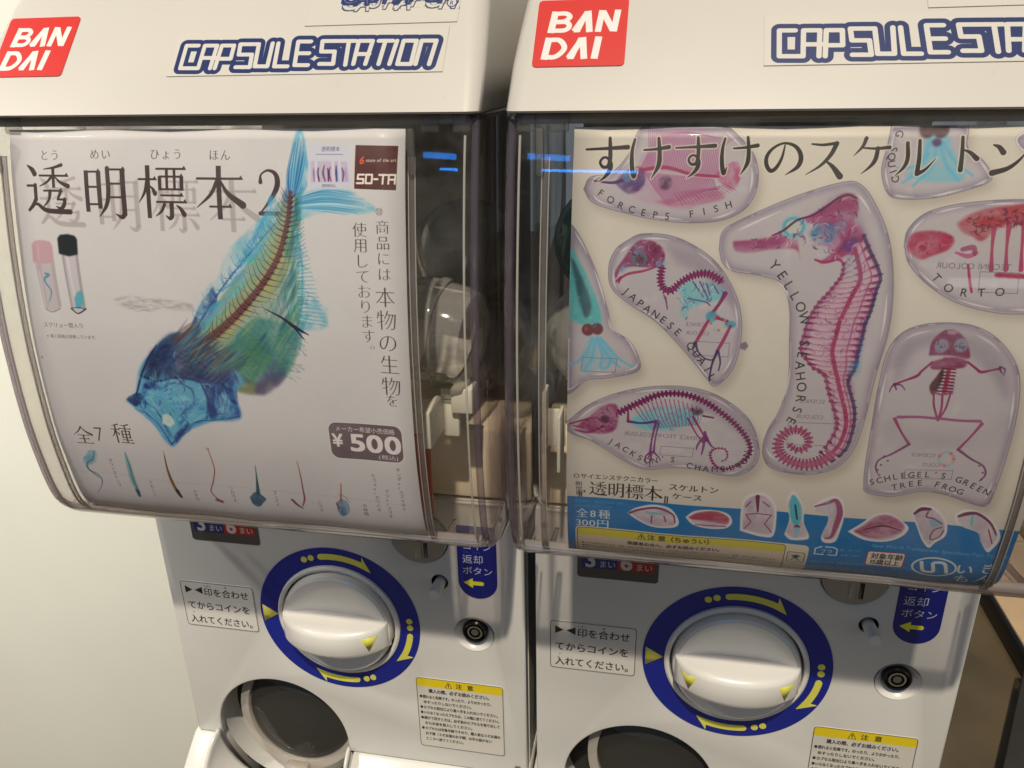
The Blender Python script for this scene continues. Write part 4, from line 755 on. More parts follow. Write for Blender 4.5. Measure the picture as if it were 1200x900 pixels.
# ------------------------------------------------------------------ stickers on the machines
def paint_maker():
    c = Canvas(44, 42, 9, (222, 40, 32)); W_ = (244, 240, 236)
    def g(pts, ox, oy, k=1.): 
        c.poly([(ox+x*k+(0-y)*.0, oy+y*k) for x, y in pts], W_, 1)
    def bold(st, ox, oy, w=3.1):
        for q in st: c.stroke([(ox+x-(y)*.1, oy+y) for x, y in q], w, W_, 1, curve=len(q) > 4, butt=len(q) == 2)
    # BAN
    y0 = 8.6
    bold([[(1.6, -1.2), (1.6, 12.4)]], 7, y0, 3.4); bold([[(1.6, .3), (7, .3), (9.2, 2.6), (7, 5.2), (3, 5.4)], [(3, 5.6), (8, 5.8), (10, 8.4), (8, 10.9), (1.6, 10.9)]], 7, y0, 2.7)
    bold([[(1, 11.6), (5.2, .6)], [(5.6, -1), (8.4, 12.4)]], 19.0, y0, 3.2); c.poly([(18.3, y0+12.4), (21.5, y0+12.4), (25, y0+1), (23, y0-1.1)], W_)
    bold([[(1.4, -1.2), (1.4, 12.4)], [(1.8, -.6), (8.6, 11.8)], [(9.0, -1.2), (9.0, 12.4)]], 30, y0, 3.1)
    # DAI
    y0 = 25.2
    bold([[(1.6, -1.2), (1.6, 12.4)]], 5.2, y0, 3.4); bold([[(1.6, .3), (7, .6), (10.2, 5.6), (7, 10.6), (1.6, 10.9)]], 5.2, y0, 2.8)
    bold([[(1, 11.6), (5.2, .6)], [(5.6, -1), (8.4, 12.4)]], 17.6, y0, 3.2); c.poly([(16.6, y0+12.4), (19.8, y0+12.4), (23.3, y0+1), (21.3, y0-1.1)], W_)
    bold([[(1.4, -1.2), (1.4, 12.4)]], 29.4, y0, 3.4)
    return c
U_ = lambda z: 920+(z-290)*1.15
LOGO = [[(205, 118), (131, 118), (131, 228), (240, 228), (243, 118), (318, 118)], [(243, 178), (330, 178)], [(318, 118), (312, 228)],
        [(340, 228), (347, 118), (420, 118), (420, 182), (345, 182)], [(566, 112), (456, 112), (462, 162), (540, 162), (546, 222), (462, 222)], [(566, 112), (574, 218), (648, 218), (646, 108)],
        [(680, 108), (688, 218), (764, 218)], [(868, 100), (794, 100), (804, 212), (880, 212)], [(800, 156), (872, 156)],
        [(1122, 98), (934, 98), (940, 148), (1016, 148), (1022, 206), (944, 206)], [(1085, 100), (1092, 210)], [(U_(478), 206), (U_(482), 98), (U_(550), 98), (U_(536), 206)], [(U_(480), 160), (U_(545), 160)],
        [(U_(580), 98), (U_(648), 98)], [(U_(612), 98), (U_(600), 206)], [(U_(668), 98), (U_(652), 206)], [(U_(700), 98), (U_(762), 98), (U_(754), 206), (U_(690), 206), (U_(700), 98)],
        [(U_(776), 206), (U_(786), 98), (U_(856), 98), (U_(840), 206)]]
def paint_station():
    BG = (238, 234, 226); c = Canvas(170, 31, 8, BG); c.im[:1] = c.im[:1]*.93; c.im[-1:] *= .93; c.im[:, :1] *= .93; c.im[:, -1:] *= .93
    NV = (16, 42, 112); W_ = (242, 238, 230)
    f = lambda q: [((x-60)*.1083, (y-52-(x-100)*-.018)*.1445) for x, y in q]
    for q in LOGO: c.stroke(f(q), 8.2, NV, 1, curve=False)
    for q in LOGO: c.stroke(f(q), 2.7, W_, 1, curve=False)
    return c
def paint_brush():
    BG = (238, 234, 226); c = Canvas(104, 36, 8, BG); NV = (22, 44, 116); c.im[-1:] *= .93; c.im[:, :1] *= .93
    rb = np.random.RandomState(3)
    for pas in range(4):
        x = 20
        for k, ch in enumerate('GASHAPON'):
            y = 22+1.2*sin(k*2.1); sz = (19, 15, 16, 15, 16, 15, 17, 16)[k]
            if pas == 0: c.text(ch, (x+1.2, y+4.2), sz, (70, 76, 110), thin=(.05, .03), skew=.3)
            if pas == 1: c.text(ch, (x+1.2, y+3.8), sz, (236, 232, 224), thin=(.012, .005), skew=.3)
            if pas == 2: c.text(ch, (x, y), sz, NV, thin=(.06, .045), skew=.3)
            if pas == 3: c.text(ch, (x+.4, y-.3), sz*.97, (150, 168, 205), thin=(-.03, -.03), skew=.3, alpha=.8)
            x += sz*.6
    c.ellipse((98.5, 23), 3.4, 3.2, NV); c.ellipse((98.5, 23), 2.8, 2.6, BG); c.text('R', (97, 24.8), 4.4, NV)
    return c
LAB = (214, 210, 202)
def paint_turn():
    c = Canvas(63.4, 43.5, 9, LAB); INK = (30, 28, 32)
    def rr(x0, y0, x1, y1, r, n=7):
        P = []
        for cx_, cy_, a0 in ((x1-r, y0+r, -pi/2), (x1-r, y1-r, 0), (x0+r, y1-r, pi/2), (x0+r, y0+r, pi)):
            for k in range(n): t = a0+pi/2*k/(n-1); P.append((cx_+r*cos(t), cy_+r*sin(t)))
        return P
    c.rr = rr
    c.poly(rr(.3, .3, 63.1, 43.2, 2.6), (70, 70, 76)); c.poly(rr(.8, .8, 62.6, 42.7, 2.2), LAB)
    c.poly([(4, 4.6), (4, 11.6), (10.2, 8.1)], INK); c.poly([(19, 4.8), (19, 11.6), (12.2, 8.1)], INK)
    c.text('印を合わせ', (20, 12.2), 8.2, INK, thin=(.012, .008), width=39); c.text('しるし', (20.6, 4.2), 2.3, INK); c.text('あ', (38.6, 4.2), 2.3, INK)
    c.text('てからコインを', (3.6, 26), 8.2, INK, thin=(.012, .008), width=55); c.text('入れてください。', (3.8, 39.6), 8.2, INK, thin=(.012, .008), width=59); c.text('い', (6.6, 30.6), 2.3, INK)
    return c
def paint_caution():
    c = Canvas(70.5, 70.5, 10, (206, 202, 190)); INK = (34, 32, 34); t = paint_turn(); rr = t.rr
    c.poly(rr(.2, .2, 70.3, 70.3, 2.6), (60, 60, 62)); c.poly(rr(.7, .7, 69.8, 69.8, 2.2), (208, 203, 192)); c.poly(rr(.7, .7, 69.8, 8.6, 2.0), (226, 200, 30)); c.poly([(.7, 6), (69.8, 6), (69.8, 8.6), (.7, 8.6)], (226, 200, 30))
    c.text('⚠  注  意', (35, 7), 5.4, INK, thin=(.02, .01), center=True)
    c.text('購入の際、必ずお読みください。', (10, 14.2), 4.2, INK, thin=(.03, .02), width=51)
    L = ['●揺れると危険です。のったり、よりかかったり、', '　ゆすったりしないでください。', '●カプセル取出口より奥へ手を入れないでください。', '●いらなくなったカプセルは、この箱に捨ててください。', '●続けて回すときは、必ず前のカプセルを取り出して', '　からお金を投入してください。', '●カプセルは対象年齢ですので、購入者は３才未満の', '　お子様（３才未満のお子様）の手の届かない', '　ところへ捨ててください。']
    Wd = [60, 44, 65, 66, 65, 44, 65, 58, 36]; y = 20.2
    for s_, w_ in zip(L, Wd): c.text(s_, (2.2, y), 3.5, INK, thin=(.03, .02), width=w_); y += 5.4 if s_[0] != '　' or True else 5
    return c
def paint_return():
    c = Canvas(29.5, 62, 9, (8, 24, 120)); W_ = (206, 206, 214); Y_ = (232, 226, 60)
    c.text('コイン', (4, 19.4), 7.6, W_, thin=(.0, 0), width=22); c.text('返却', (3.6, 31), 8.0, W_, width=16); c.text('へん', (4.4, 22.6), 2.1, W_, alpha=.5); c.text('きゃく', (11.6, 22.6), 2.1, W_, alpha=.5); c.text('ボタン', (3.4, 40.6), 7.4, W_, width=23)
    c.poly([(4, 48.6), (11, 44.4), (11, 47), (18.6, 47), (19.6, 48.6), (18.6, 50.4), (11, 50.4), (11, 53)], Y_)
    return c
def paint_coins():
    c = Canvas(56.6, 30, 9, (78, 74, 74))
    c.poly([(3, 6), (28, 6), (28, 22), (3, 22)], (24, 40, 110)); c.poly([(28, 6), (53.6, 6), (53.6, 22), (28, 22)], (170, 34, 36)); W_ = (210, 205, 200)
    c.text('3', (5, 21), 17, W_, thin=(.03, .02)); c.text('まい', (15, 20.4), 6.4, W_, thin=(.01, 0), width=12); c.text('6', (30, 21), 17, W_, thin=(.03, .02)); c.text('まい', (40.5, 20.4), 6.4, W_, thin=(.01, 0), width=12)
    return c

# ------------------------------------------------------------------ materials
def mat(name, color=(.8, .8, .8), rough=.4, metal=0., coat=0., img=None, gain=1., spec=.5, noise=None, bump=None, trans=0., alpha=1.):
    m = bpy.data.materials.new(name); m.use_nodes = True; nt = m.node_tree; b = nt.nodes['Principled BSDF']
    b.inputs['Base Color'].default_value = (*color, 1); b.inputs['Roughness'].default_value = rough; b.inputs['Metallic'].default_value = metal
    b.inputs['Coat Weight'].default_value = coat; b.inputs['Specular IOR Level'].default_value = spec; b.inputs['Transmission Weight'].default_value = trans
    b.inputs['Coat Roughness'].default_value = .06
    tc = nt.nodes.new('ShaderNodeTexCoord')
    if img:
        t = nt.nodes.new('ShaderNodeTexImage'); t.image = img; t.interpolation = 'Cubic'; t.extension = 'EXTEND'; nt.links.new(tc.outputs['UV'], t.inputs[0])
        mx = nt.nodes.new('ShaderNodeMix'); mx.data_type = 'RGBA'; mx.blend_type = 'MULTIPLY'; mx.inputs[0].default_value = 1; mx.inputs[7].default_value = (gain, gain, gain, 1) if np.isscalar(gain) else (*gain, 1)
        nt.links.new(t.outputs[0], mx.inputs[6]); nt.links.new(mx.outputs[2], b.inputs['Base Color'])
    if noise:      # (scale, amount): faint uneven colour and gloss
        n = nt.nodes.new('ShaderNodeTexNoise'); n.inputs['Scale'].default_value = noise[0]; n.inputs['Detail'].default_value = 6; nt.links.new(tc.outputs['Object'], n.inputs['Vector'])
        if not img:
            r = nt.nodes.new('ShaderNodeMapRange'); r.inputs[1].default_value = .3; r.inputs[2].default_value = .7; r.inputs[3].default_value = 1-noise[1]; r.inputs[4].default_value = 1+noise[1]*.4
            mx = nt.nodes.new('ShaderNodeMix'); mx.data_type = 'RGBA'; mx.blend_type = 'MULTIPLY'; mx.inputs[0].default_value = 1; mx.inputs[6].default_value = (*color, 1)
            nt.links.new(n.outputs[0], r.inputs[0]); nt.links.new(r.outputs[0], mx.inputs[7]); nt.links.new(mx.outputs[2], b.inputs['Base Color'])
        r2 = nt.nodes.new('ShaderNodeMapRange'); r2.inputs[3].default_value = max(.02, rough-.08); r2.inputs[4].default_value = rough+.1; nt.links.new(n.outputs[0], r2.inputs[0]); nt.links.new(r2.outputs[0], b.inputs['Roughness'])
    if noise and not img and len(noise) > 2:      # scattered dark specks and rubbed marks
        n3 = nt.nodes.new('ShaderNodeTexNoise'); n3.inputs['Scale'].default_value = noise[2]; n3.inputs['Detail'].default_value = 8; n3.inputs['Roughness'].default_value = .8; nt.links.new(tc.outputs['Object'], n3.inputs['Vector'])
        r3 = nt.nodes.new('ShaderNodeMapRange'); r3.inputs[1].default_value = .66; r3.inputs[2].default_value = .74; r3.inputs[3].default_value = 1; r3.inputs[4].default_value = .80; nt.links.new(n3.outputs[0], r3.inputs[0])
        m3 = nt.nodes.new('ShaderNodeMix'); m3.data_type = 'RGBA'; m3.blend_type = 'MULTIPLY'; m3.inputs[0].default_value = 1; nt.links.new(mx.outputs[2], m3.inputs[6]); nt.links.new(r3.outputs[0], m3.inputs[7]); nt.links.new(m3.outputs[2], b.inputs['Base Color'])
    if bump:
        n2 = nt.nodes.new('ShaderNodeTexNoise'); n2.inputs['Scale'].default_value = bump[0]; n2.inputs['Detail'].default_value = 4; nt.links.new(tc.outputs['Object'], n2.inputs['Vector'])
        bp = nt.nodes.new('ShaderNodeBump'); bp.inputs['Strength'].default_value = bump[1]; bp.inputs['Distance'].default_value = bump[2]; nt.links.new(n2.outputs[0], bp.inputs['Height']); nt.links.new(bp.outputs[0], b.inputs['Normal'])
    return m
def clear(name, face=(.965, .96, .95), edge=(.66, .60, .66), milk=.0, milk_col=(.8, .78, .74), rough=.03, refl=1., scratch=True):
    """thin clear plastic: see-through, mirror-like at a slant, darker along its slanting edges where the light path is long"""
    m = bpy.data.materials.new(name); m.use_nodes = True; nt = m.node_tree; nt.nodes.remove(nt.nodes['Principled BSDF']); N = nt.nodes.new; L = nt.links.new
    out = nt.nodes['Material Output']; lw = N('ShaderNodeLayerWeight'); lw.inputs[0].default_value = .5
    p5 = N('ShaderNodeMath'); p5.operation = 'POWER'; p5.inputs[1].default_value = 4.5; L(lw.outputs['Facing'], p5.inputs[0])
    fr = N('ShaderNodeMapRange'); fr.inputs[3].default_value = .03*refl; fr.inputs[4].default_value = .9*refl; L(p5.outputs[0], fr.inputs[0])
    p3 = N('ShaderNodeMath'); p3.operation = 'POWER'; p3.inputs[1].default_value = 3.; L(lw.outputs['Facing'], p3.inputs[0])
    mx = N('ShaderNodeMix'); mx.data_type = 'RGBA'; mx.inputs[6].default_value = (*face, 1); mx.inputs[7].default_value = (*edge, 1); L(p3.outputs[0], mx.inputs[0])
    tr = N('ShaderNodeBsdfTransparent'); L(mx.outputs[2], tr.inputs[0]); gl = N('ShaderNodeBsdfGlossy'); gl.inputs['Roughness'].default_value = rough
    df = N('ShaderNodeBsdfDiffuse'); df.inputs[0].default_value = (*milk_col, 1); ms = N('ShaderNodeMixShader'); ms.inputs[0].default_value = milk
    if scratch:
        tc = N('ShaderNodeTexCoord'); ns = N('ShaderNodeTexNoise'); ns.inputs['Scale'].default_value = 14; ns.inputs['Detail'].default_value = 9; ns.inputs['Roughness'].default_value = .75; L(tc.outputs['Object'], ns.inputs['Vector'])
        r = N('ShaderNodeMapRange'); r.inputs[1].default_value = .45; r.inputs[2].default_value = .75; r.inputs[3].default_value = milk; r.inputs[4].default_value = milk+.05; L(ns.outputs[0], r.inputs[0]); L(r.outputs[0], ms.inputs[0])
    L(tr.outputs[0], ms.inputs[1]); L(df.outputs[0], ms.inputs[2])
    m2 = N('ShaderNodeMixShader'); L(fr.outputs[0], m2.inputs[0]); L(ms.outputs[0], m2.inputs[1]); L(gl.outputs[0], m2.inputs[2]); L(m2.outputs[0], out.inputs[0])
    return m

white = mat('white_plastic', (.66, .64, .60), .30, coat=.35, noise=(9, .06, 55), bump=(60, .07, .0004))
white_lid = mat('white_lid_plastic', (.58, .55, .505), .36, coat=.2, noise=(6, .06, 40), bump=(90, .07, .0004))
cream = mat('cream_plastic', (.66, .58, .46), .4, noise=(9, .05))
knobm = mat('knob_plastic', (.74, .715, .67), .28, coat=.5, noise=(12, .06, 70))
blue = mat('blue_print', (.008, .018, .25), .35, noise=(30, .06)); yellow = mat('yellow_print', (.72, .68, .10), .42, noise=(30, .05))
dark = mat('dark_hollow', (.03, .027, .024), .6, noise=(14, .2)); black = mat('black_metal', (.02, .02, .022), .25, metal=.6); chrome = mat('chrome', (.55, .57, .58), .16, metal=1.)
steel = mat('grey_steel', (.34, .35, .35), .35, metal=.75, noise=(40, .12)); grey = mat('grey_plastic', (.5, .49, .46), .35, noise=(10, .05))
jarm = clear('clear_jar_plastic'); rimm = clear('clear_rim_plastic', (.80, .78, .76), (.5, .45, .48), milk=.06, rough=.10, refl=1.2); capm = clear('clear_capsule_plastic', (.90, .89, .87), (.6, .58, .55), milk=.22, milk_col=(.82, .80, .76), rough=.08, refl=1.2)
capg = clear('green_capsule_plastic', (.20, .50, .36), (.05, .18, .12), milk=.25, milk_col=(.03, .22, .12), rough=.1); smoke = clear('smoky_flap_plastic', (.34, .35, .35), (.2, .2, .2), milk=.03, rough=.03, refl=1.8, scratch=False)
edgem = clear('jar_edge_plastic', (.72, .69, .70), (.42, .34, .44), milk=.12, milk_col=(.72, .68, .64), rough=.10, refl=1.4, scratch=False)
refractm = clear('purple_refraction_plastic', (.72, .67, .71), (.5, .43, .5), milk=.10, milk_col=(.50, .43, .54), rough=.12, refl=1.2, scratch=False)  # purple-grey colour standing in for dark refraction in the jar corners
glintm = clear('milky_highlight_plastic', (.80, .77, .73), (.6, .55, .5), milk=.40, milk_col=(.9, .86, .8), rough=.12, refl=1.4, scratch=False)  # milky white painted in for highlight lines; also the rails' pale edges
flapm = clear('flap_rim_plastic', (.85, .82, .78), (.6, .55, .5), milk=.30, milk_col=(.8, .74, .66), rough=.1, refl=1.3, scratch=False)
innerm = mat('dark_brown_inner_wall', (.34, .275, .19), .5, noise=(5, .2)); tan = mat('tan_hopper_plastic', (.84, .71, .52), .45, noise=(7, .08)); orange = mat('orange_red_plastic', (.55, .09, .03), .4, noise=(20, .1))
bracketm = mat('ivory_bracket_plastic', (.78, .74, .64), .4, noise=(20, .04))

# ------------------------------------------------------------------ mesh helpers
COL = sc.collection
def link(name, me, m, parent=None, loc=(0, 0, 0), smooth=True):
    o = bpy.data.objects.new(name, me); COL.objects.link(o)
    if m and not me.materials: me.materials.append(m)
    if smooth: me.polygons.foreach_set('use_smooth', [True]*len(me.polygons))
    o.location = loc
    if parent: o.parent = parent
    return o
def finish(bm, name, m, parent=None, bevel=0., seg=2, loc=(0, 0, 0), sharp=40):
    bmesh.ops.remove_doubles(bm, verts=bm.verts, dist=1e-6); bmesh.ops.recalc_face_normals(bm, faces=bm.faces)
    if bevel:
        es = [e for e in bm.edges if len(e.link_faces) == 2 and e.calc_face_angle(0) > radians(30)]
        bmesh.ops.bevel(bm, geom=es, offset=bevel, segments=seg, affect='EDGES', profile=.5, clamp_overlap=True)
    for e in bm.edges: e.smooth = not (len(e.link_faces) == 2 and e.calc_face_angle(0) > radians(sharp))
    me = bpy.data.meshes.new(name); bm.to_mesh(me); bm.free(); return link(name, me, m, parent, loc)
def box(x0, x1, y0, y1, z0, z1, name, m, parent=None, bevel=.001, bm=None):
    b = bm or bmesh.new(); vs = [b.verts.new((x, y, z)) for x in (x0, x1) for y in (y0, y1) for z in (z0, z1)]
    for f in ((0, 1, 3, 2), (4, 6, 7, 5), (0, 4, 5, 1), (2, 3, 7, 6), (0, 2, 6, 4), (1, 5, 7, 3)): b.faces.new([vs[i] for i in f])
    if bm is None: return finish(b, name, m, parent, bevel)
def circ(cx, cz, r, n=48, a0=0): return [(cx+r*cos(a0+2*pi*k/n), cz+r*sin(a0+2*pi*k/n)) for k in range(n)]
def rrect2(x0, z0, x1, z1, r, n=6):
    P = []
    for cx_, cz_, a0 in ((x1-r, z1-r, 0), (x0+r, z1-r, pi/2), (x0+r, z0+r, pi), (x1-r, z0+r, 3*pi/2)):
        for k in range(n): t = a0+pi/2*k/(n-1); P.append((cx_+r*cos(t), cz_+r*sin(t)))
    return P
def plate(loops, y_front, y_back, name, m, parent=None, bevel=.0, res=2):
    """flat plate in the XZ plane with holes (curve filled even-odd), real thickness and rounded edges"""
    c = bpy.data.curves.new('p', 'CURVE'); c.dimensions = '2D'; c.fill_mode = 'BOTH'
    for lp in loops:
        s = c.splines.new('POLY'); s.points.add(len(lp)-1); s.use_cyclic_u = True
        for k, (x, z) in enumerate(lp): s.points[k].co = (x, z, 0, 1)
    th = (y_back-y_front)/2; c.extrude = max(1e-5, th-bevel); c.bevel_depth = bevel; c.bevel_resolution = res; c.offset = -bevel
    o = bpy.data.objects.new('p', c); COL.objects.link(o); dg = bpy.context.evaluated_depsgraph_get(); me = bpy.data.meshes.new_from_object(o.evaluated_get(dg))
    bpy.data.objects.remove(o); bpy.data.curves.remove(c); me.name = name; me.materials.clear()
    me.transform(Matrix.Translation((0, (y_front+y_back)/2, 0)) @ Matrix.Rotation(pi/2, 4, 'X'))
    bm = bmesh.new(); bm.from_mesh(me); bpy.data.meshes.remove(me); return finish(bm, name, m, parent)
def lathe(prof, name, m, parent=None, axis='Y', n=48, at=(0, 0, 0), sharp=35, cap=True, arc=2*pi):
    """prof: (radius, distance) pairs; axis Y points into the machine"""
    bm = bmesh.new(); rings = []; full = arc >= 2*pi-1e-6; k_n = n if full else n+1
    for r, d in prof:
        ring = []
        for k in range(k_n):
            t = arc*k/n
            p = (r*cos(t), d, r*sin(t)) if axis == 'Y' else (r*cos(t), r*sin(t), d)
            ring.append(bm.verts.new(p) if r > 1e-7 or k == 0 else ring[0])
        rings.append(ring)
    for a, b in zip(rings[:-1], rings[1:]):
        for k in range(n):
            q = [a[k], a[(k+1) % k_n], b[(k+1) % k_n], b[k]]; u = []
            for v in q:
                if v not in u: u.append(v)
            if len(u) > 2: 
                try: bm.faces.new(u)
                except ValueError: pass
    o = finish(bm, name, m, parent, sharp=sharp); o.location = at; return o
def sticker(P00, P10, P01, name, m, parent, th=.0004, shape=None, nrm=None):
    """thin sheet: P00 top-left, P10 top-right, P01 bottom-left; shape in unit coordinates"""
    A, B, D = map(Vector, (P00, P10, P01)); u, v = B-A, D-A; n = u.cross(v).normalized()*-1
    if n.y > 0: n = -n
    S_ = shape or [(0, 0), (1, 0), (1, 1), (0, 1)]
    bm = bmesh.new(); uv = bm.loops.layers.uv.new('UVMap'); top = [bm.verts.new(A+u*a+v*b+n*th) for a, b in S_]; bot = [bm.verts.new(A+u*a+v*b-n*.0008) for a, b in S_]
    f = bm.faces.new(top)
    for l, (a, b) in zip(f.loops, S_): l[uv].uv = (a, 1-b)
    k = len(S_)
    for i in range(k):
        g = bm.faces.new([top[i], bot[i], bot[(i+1) % k], top[(i+1) % k]])
        for l, (a, b) in zip(g.loops, (S_[i], S_[i], S_[(i+1) % k], S_[(i+1) % k])): l[uv].uv = (a, 1-b)
    bm.faces.new(bot[::-1]); bmesh.ops.recalc_face_normals(bm, faces=bm.faces)
    me = bpy.data.meshes.new(name); bm.to_mesh(me); bm.free(); return link(name, me, m, parent, smooth=False)
def unit_rr(w_, h_, r, n=6): return [(x/w_, 1-z/h_) for x, z in rrect2(0, 0, w_, h_, r, n)]
def tag(o, label=None, cat=None, group=None, kind=None):
    for k, v in (('label', label), ('category', cat), ('group', group), ('kind', kind)):
        if v: o[k] = v
    return o
def empty(name, loc, label, cat, group=None):
    e = bpy.data.objects.new(name, None); COL.objects.link(e); e.location = loc; e.empty_display_size = .05; return tag(e, label, cat, group)
def copy_tree(o, parent=None):
    c = o.copy(); COL.objects.link(c); c.parent = parent
    for ch in list(o.children): copy_tree(ch, c)
    return c
# ------------------------------------------------------------------ the surroundings
PITCH = .30; ZB = -.25
def sheet(x0, x1, y0, y1, z, name, m):
    bm = bmesh.new(); bm.faces.new([bm.verts.new(p) for p in ((x0, y0, z), (x1, y0, z), (x1, y1, z), (x0, y1, z))]); me = bpy.data.meshes.new(name); bm.to_mesh(me); bm.free(); return link(name, me, m)
floorm = mat('worn_brown_floor', (.13, .096, .054), .55, noise=(5, .35), bump=(30, .3, .002))
wallm = mat('cream_painted_wall', (.80, .80, .72), .6, noise=(2.5, .07, 9), bump=(25, .12, .001))
woodm = mat('pale_wood', (.62, .44, .27), .5, noise=(12, .15), bump=(40, .2, .001))
tag(sheet(-6, 6, -6, 6, -.85, 'floor', floorm), kind='structure')
wl = box(-4, .06, .34, .46, -.85, 1.9, 'wall', wallm, bevel=.004); tag(wl, 'cream painted wall behind and left of the left capsule machine', 'wall')
bp = box(1.055, 1.22, .55, 2.2, -.85, -.80, 'wooden_plank', woodm, bevel=.004); tag(bp, 'pale wooden plank lying on the brown floor at the lower right', 'plank')
bp2 = box(1.26, 1.46, .55, 2.2, -.85, -.80, 'wooden_plank', woodm, bevel=.004); tag(bp2, 'second pale wooden plank, farther right on the brown floor', 'plank')
bk = box(1.042, 1.053, .55, 2.2, -.85, -.80, 'black_strip', black, bevel=.002); tag(bk, 'black strip along the left edge of the wooden plank', 'strip')
bm = bmesh.new(); qd = [(1.022, 1.03), (.86, .70), (1.3, .45), (1.7, .85)]
lo_ = [bm.verts.new((x, y, -.8495)) for x, y in qd]; hi_ = [bm.verts.new((x, y, -.792)) for x, y in qd]; bm.faces.new(hi_); bm.faces.new(lo_[::-1])
for i in range(4): bm.faces.new([lo_[i], lo_[(i+1) % 4], hi_[(i+1) % 4], hi_[i]])
tag(finish(bm, 'dark_box', dark, None, bevel=.004), 'low dark box standing on the brown floor at the lower right corner', 'box')
st = box(-.20, .50, -.04, .30, -.85, ZB, 'display_stand', mat('dark_stand', (.06, .05, .045), .5, noise=(8, .2)), bevel=.004); tag(st, 'dark stand carrying both white capsule machines', 'stand')

# ------------------------------------------------------------------ the capsule machine
M0 = empty('capsule_machine', (0, 0, ZB), 'left white capsule vending machine with the blue fish sheet in its clear front', 'vending machine', 'capsule vending machines side by side')
class _Off: pass
def P(o): o.location = Vector(o.location)+Vector((0, 0, -ZB)); return o     # a part modelled in dial coordinates
# front panel with its openings
outer = rrect2(-.1445, -.1365, .1475, .115, .006, 5)
def arch(cx, cz, r, zlow, n=40):
    a = [(cx+r*cos(t), cz+r*sin(t)) for t in np.linspace(0, pi, n)]; return a+[(cx-r, zlow), (cx+r, zlow)]
CH = (-.0635, -.128, .0585)
notch = []
outer = [(.1475, -.1365), (.1475, .115), (-.1445, .115), (-.1445, -.1365), (-.1225, -.1365)]+[(CH[0]-CH[2]*cos(t), CH[1]+CH[2]*sin(t)) for t in np.linspace(0, pi, 44)]+[(-.0045, -.1365)]
panel = P(plate([outer, circ(0, 0, .0495, 72), circ(.070, .082, .0218, 40), circ(.0835, .0445, .0062, 24), circ(.1085, 0, .0150, 36)], 0, .008, 'front_panel', white, M0, bevel=.0012))
P(box(-.1445, .1475, .0325, .28, -.1365, .1145, 'body_shell', white, M0, .003))
P(plate([[(.1475, -.1365), (.1475, .1145), (-.1445, .1145), (-.1445, -.1365), (-.1235, -.1365)]+[(CH[0]-(CH[2]+.001)*cos(t), CH[1]+(CH[2]+.001)*sin(t)) for t in np.linspace(0, pi, 44)]+[(-.0035, -.1365)]], .0150, .0320, 'body_collar', white, M0))
P(lathe([(CH[2]+.0006, .0082), (CH[2]+.0006, .0322)], 'chute_throat', white, M0, at=(CH[0], 0, CH[1])))
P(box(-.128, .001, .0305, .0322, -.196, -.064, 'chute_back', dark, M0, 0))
# base with chute tray
bm = bmesh.new()
def prism(bm, sec, x0, x1):     # sec: (y, z) polygon
    a = [bm.verts.new((x0, y, z)) for y, z in sec]; b = [bm.verts.new((x1, y, z)) for y, z in sec]; n = len(sec)
    bm.faces.new(a[::-1]); bm.faces.new(b)
    for i in range(n): bm.faces.new([a[i], a[(i+1) % n], b[(i+1) % n], b[i]])
sec = [(.28, -.1375), (.0, -.1375), (-.030, -.160), (-.040, ZB), (.28, ZB)]
prism(bm, sec, -.0025, .1485); P(finish(bm, 'base_housing', white, M0, bevel=.0025))
bm = bmesh.new(); prism(bm, sec, -.1490, -.1235); P(finish(bm, 'base_housing', white, M0, bevel=.0025))
# trough: swept half pipe widening downwards
def trough(r0, r1, name, m):
    bm = bmesh.new(); rows = []
    for j in range(15):
        t = j/14; y = -.002-.040*t; zc = CH[1]-.001-.050*t*t; rr_ = r0+(r1-r0)*t; row = []
        for k in range(33):
            a = pi+pi*k/32; row.append(bm.verts.new((CH[0]+rr_*cos(a), y, zc+rr_*sin(a)*.95)))
        rows.append(row)
    for a, b in zip(rows[:-1], rows[1:]):
        for k in range(32): bm.faces.new([a[k], a[k+1], b[k+1], b[k]])
    o = finish(bm, name, m, M0); s = o.modifiers.new('s', 'SOLIDIFY'); s.thickness = .0022; s.offset = 1; return P(o)
trough(.0585, .062, 'chute_tray', white)
bm = bmesh.new(); prism(bm, [(.0, -.1375), (-.030, -.160), (-.040, ZB), (.0, ZB)], -.1235, -.1222); P(finish(bm, 'chute_cheek', white, M0))
bm = bmesh.new(); prism(bm, [(.0, -.1375), (-.030, -.160), (-.040, ZB), (.0, ZB)], -.0048, -.0026); P(finish(bm, 'chute_cheek', white, M0))
# clear flap in the chute: shallow dome, rim and latch
fl = P(lathe([(0, -.0080), (.015, -.0075), (.030, -.0052), (.040, -.0022), (.0475, .0005)], 'chute_flap', smoke, M0, at=(-.0495, .0115, -.1075))); fl.rotation_euler[0] = radians(-12)
rim = lathe([(.0470, -.0010), (.0478, -.0040), (.0550, -.0035), (.0562, .0005), (.0555, .0040), (.0480, .0030), (.0470, -.0010)], 'flap_rim', flapm, fl)
bm = bmesh.new(); box(-.012, .008, -.013, -.0036, -.0560, -.0475, '', None, bm=bm); box(-.006, .002, -.019, -.012, -.0545, -.0495, '', None, bm=bm); finish(bm, 'flap_latch', flapm, fl, bevel=.0012)
bm = bmesh.new(); box(-.0085, .0045, -.0142, -.0132, -.0535, -.0505, '', None, bm=bm); finish(bm, 'latch_slot', black, fl)
P(lathe([(0, -.0395), (.008, -.0392), (.0125, -.037), (.0135, -.034), (.0135, -.02), (0, -.02)], 'base_knob', grey, M0, at=(.062, 0, -.158), n=36))

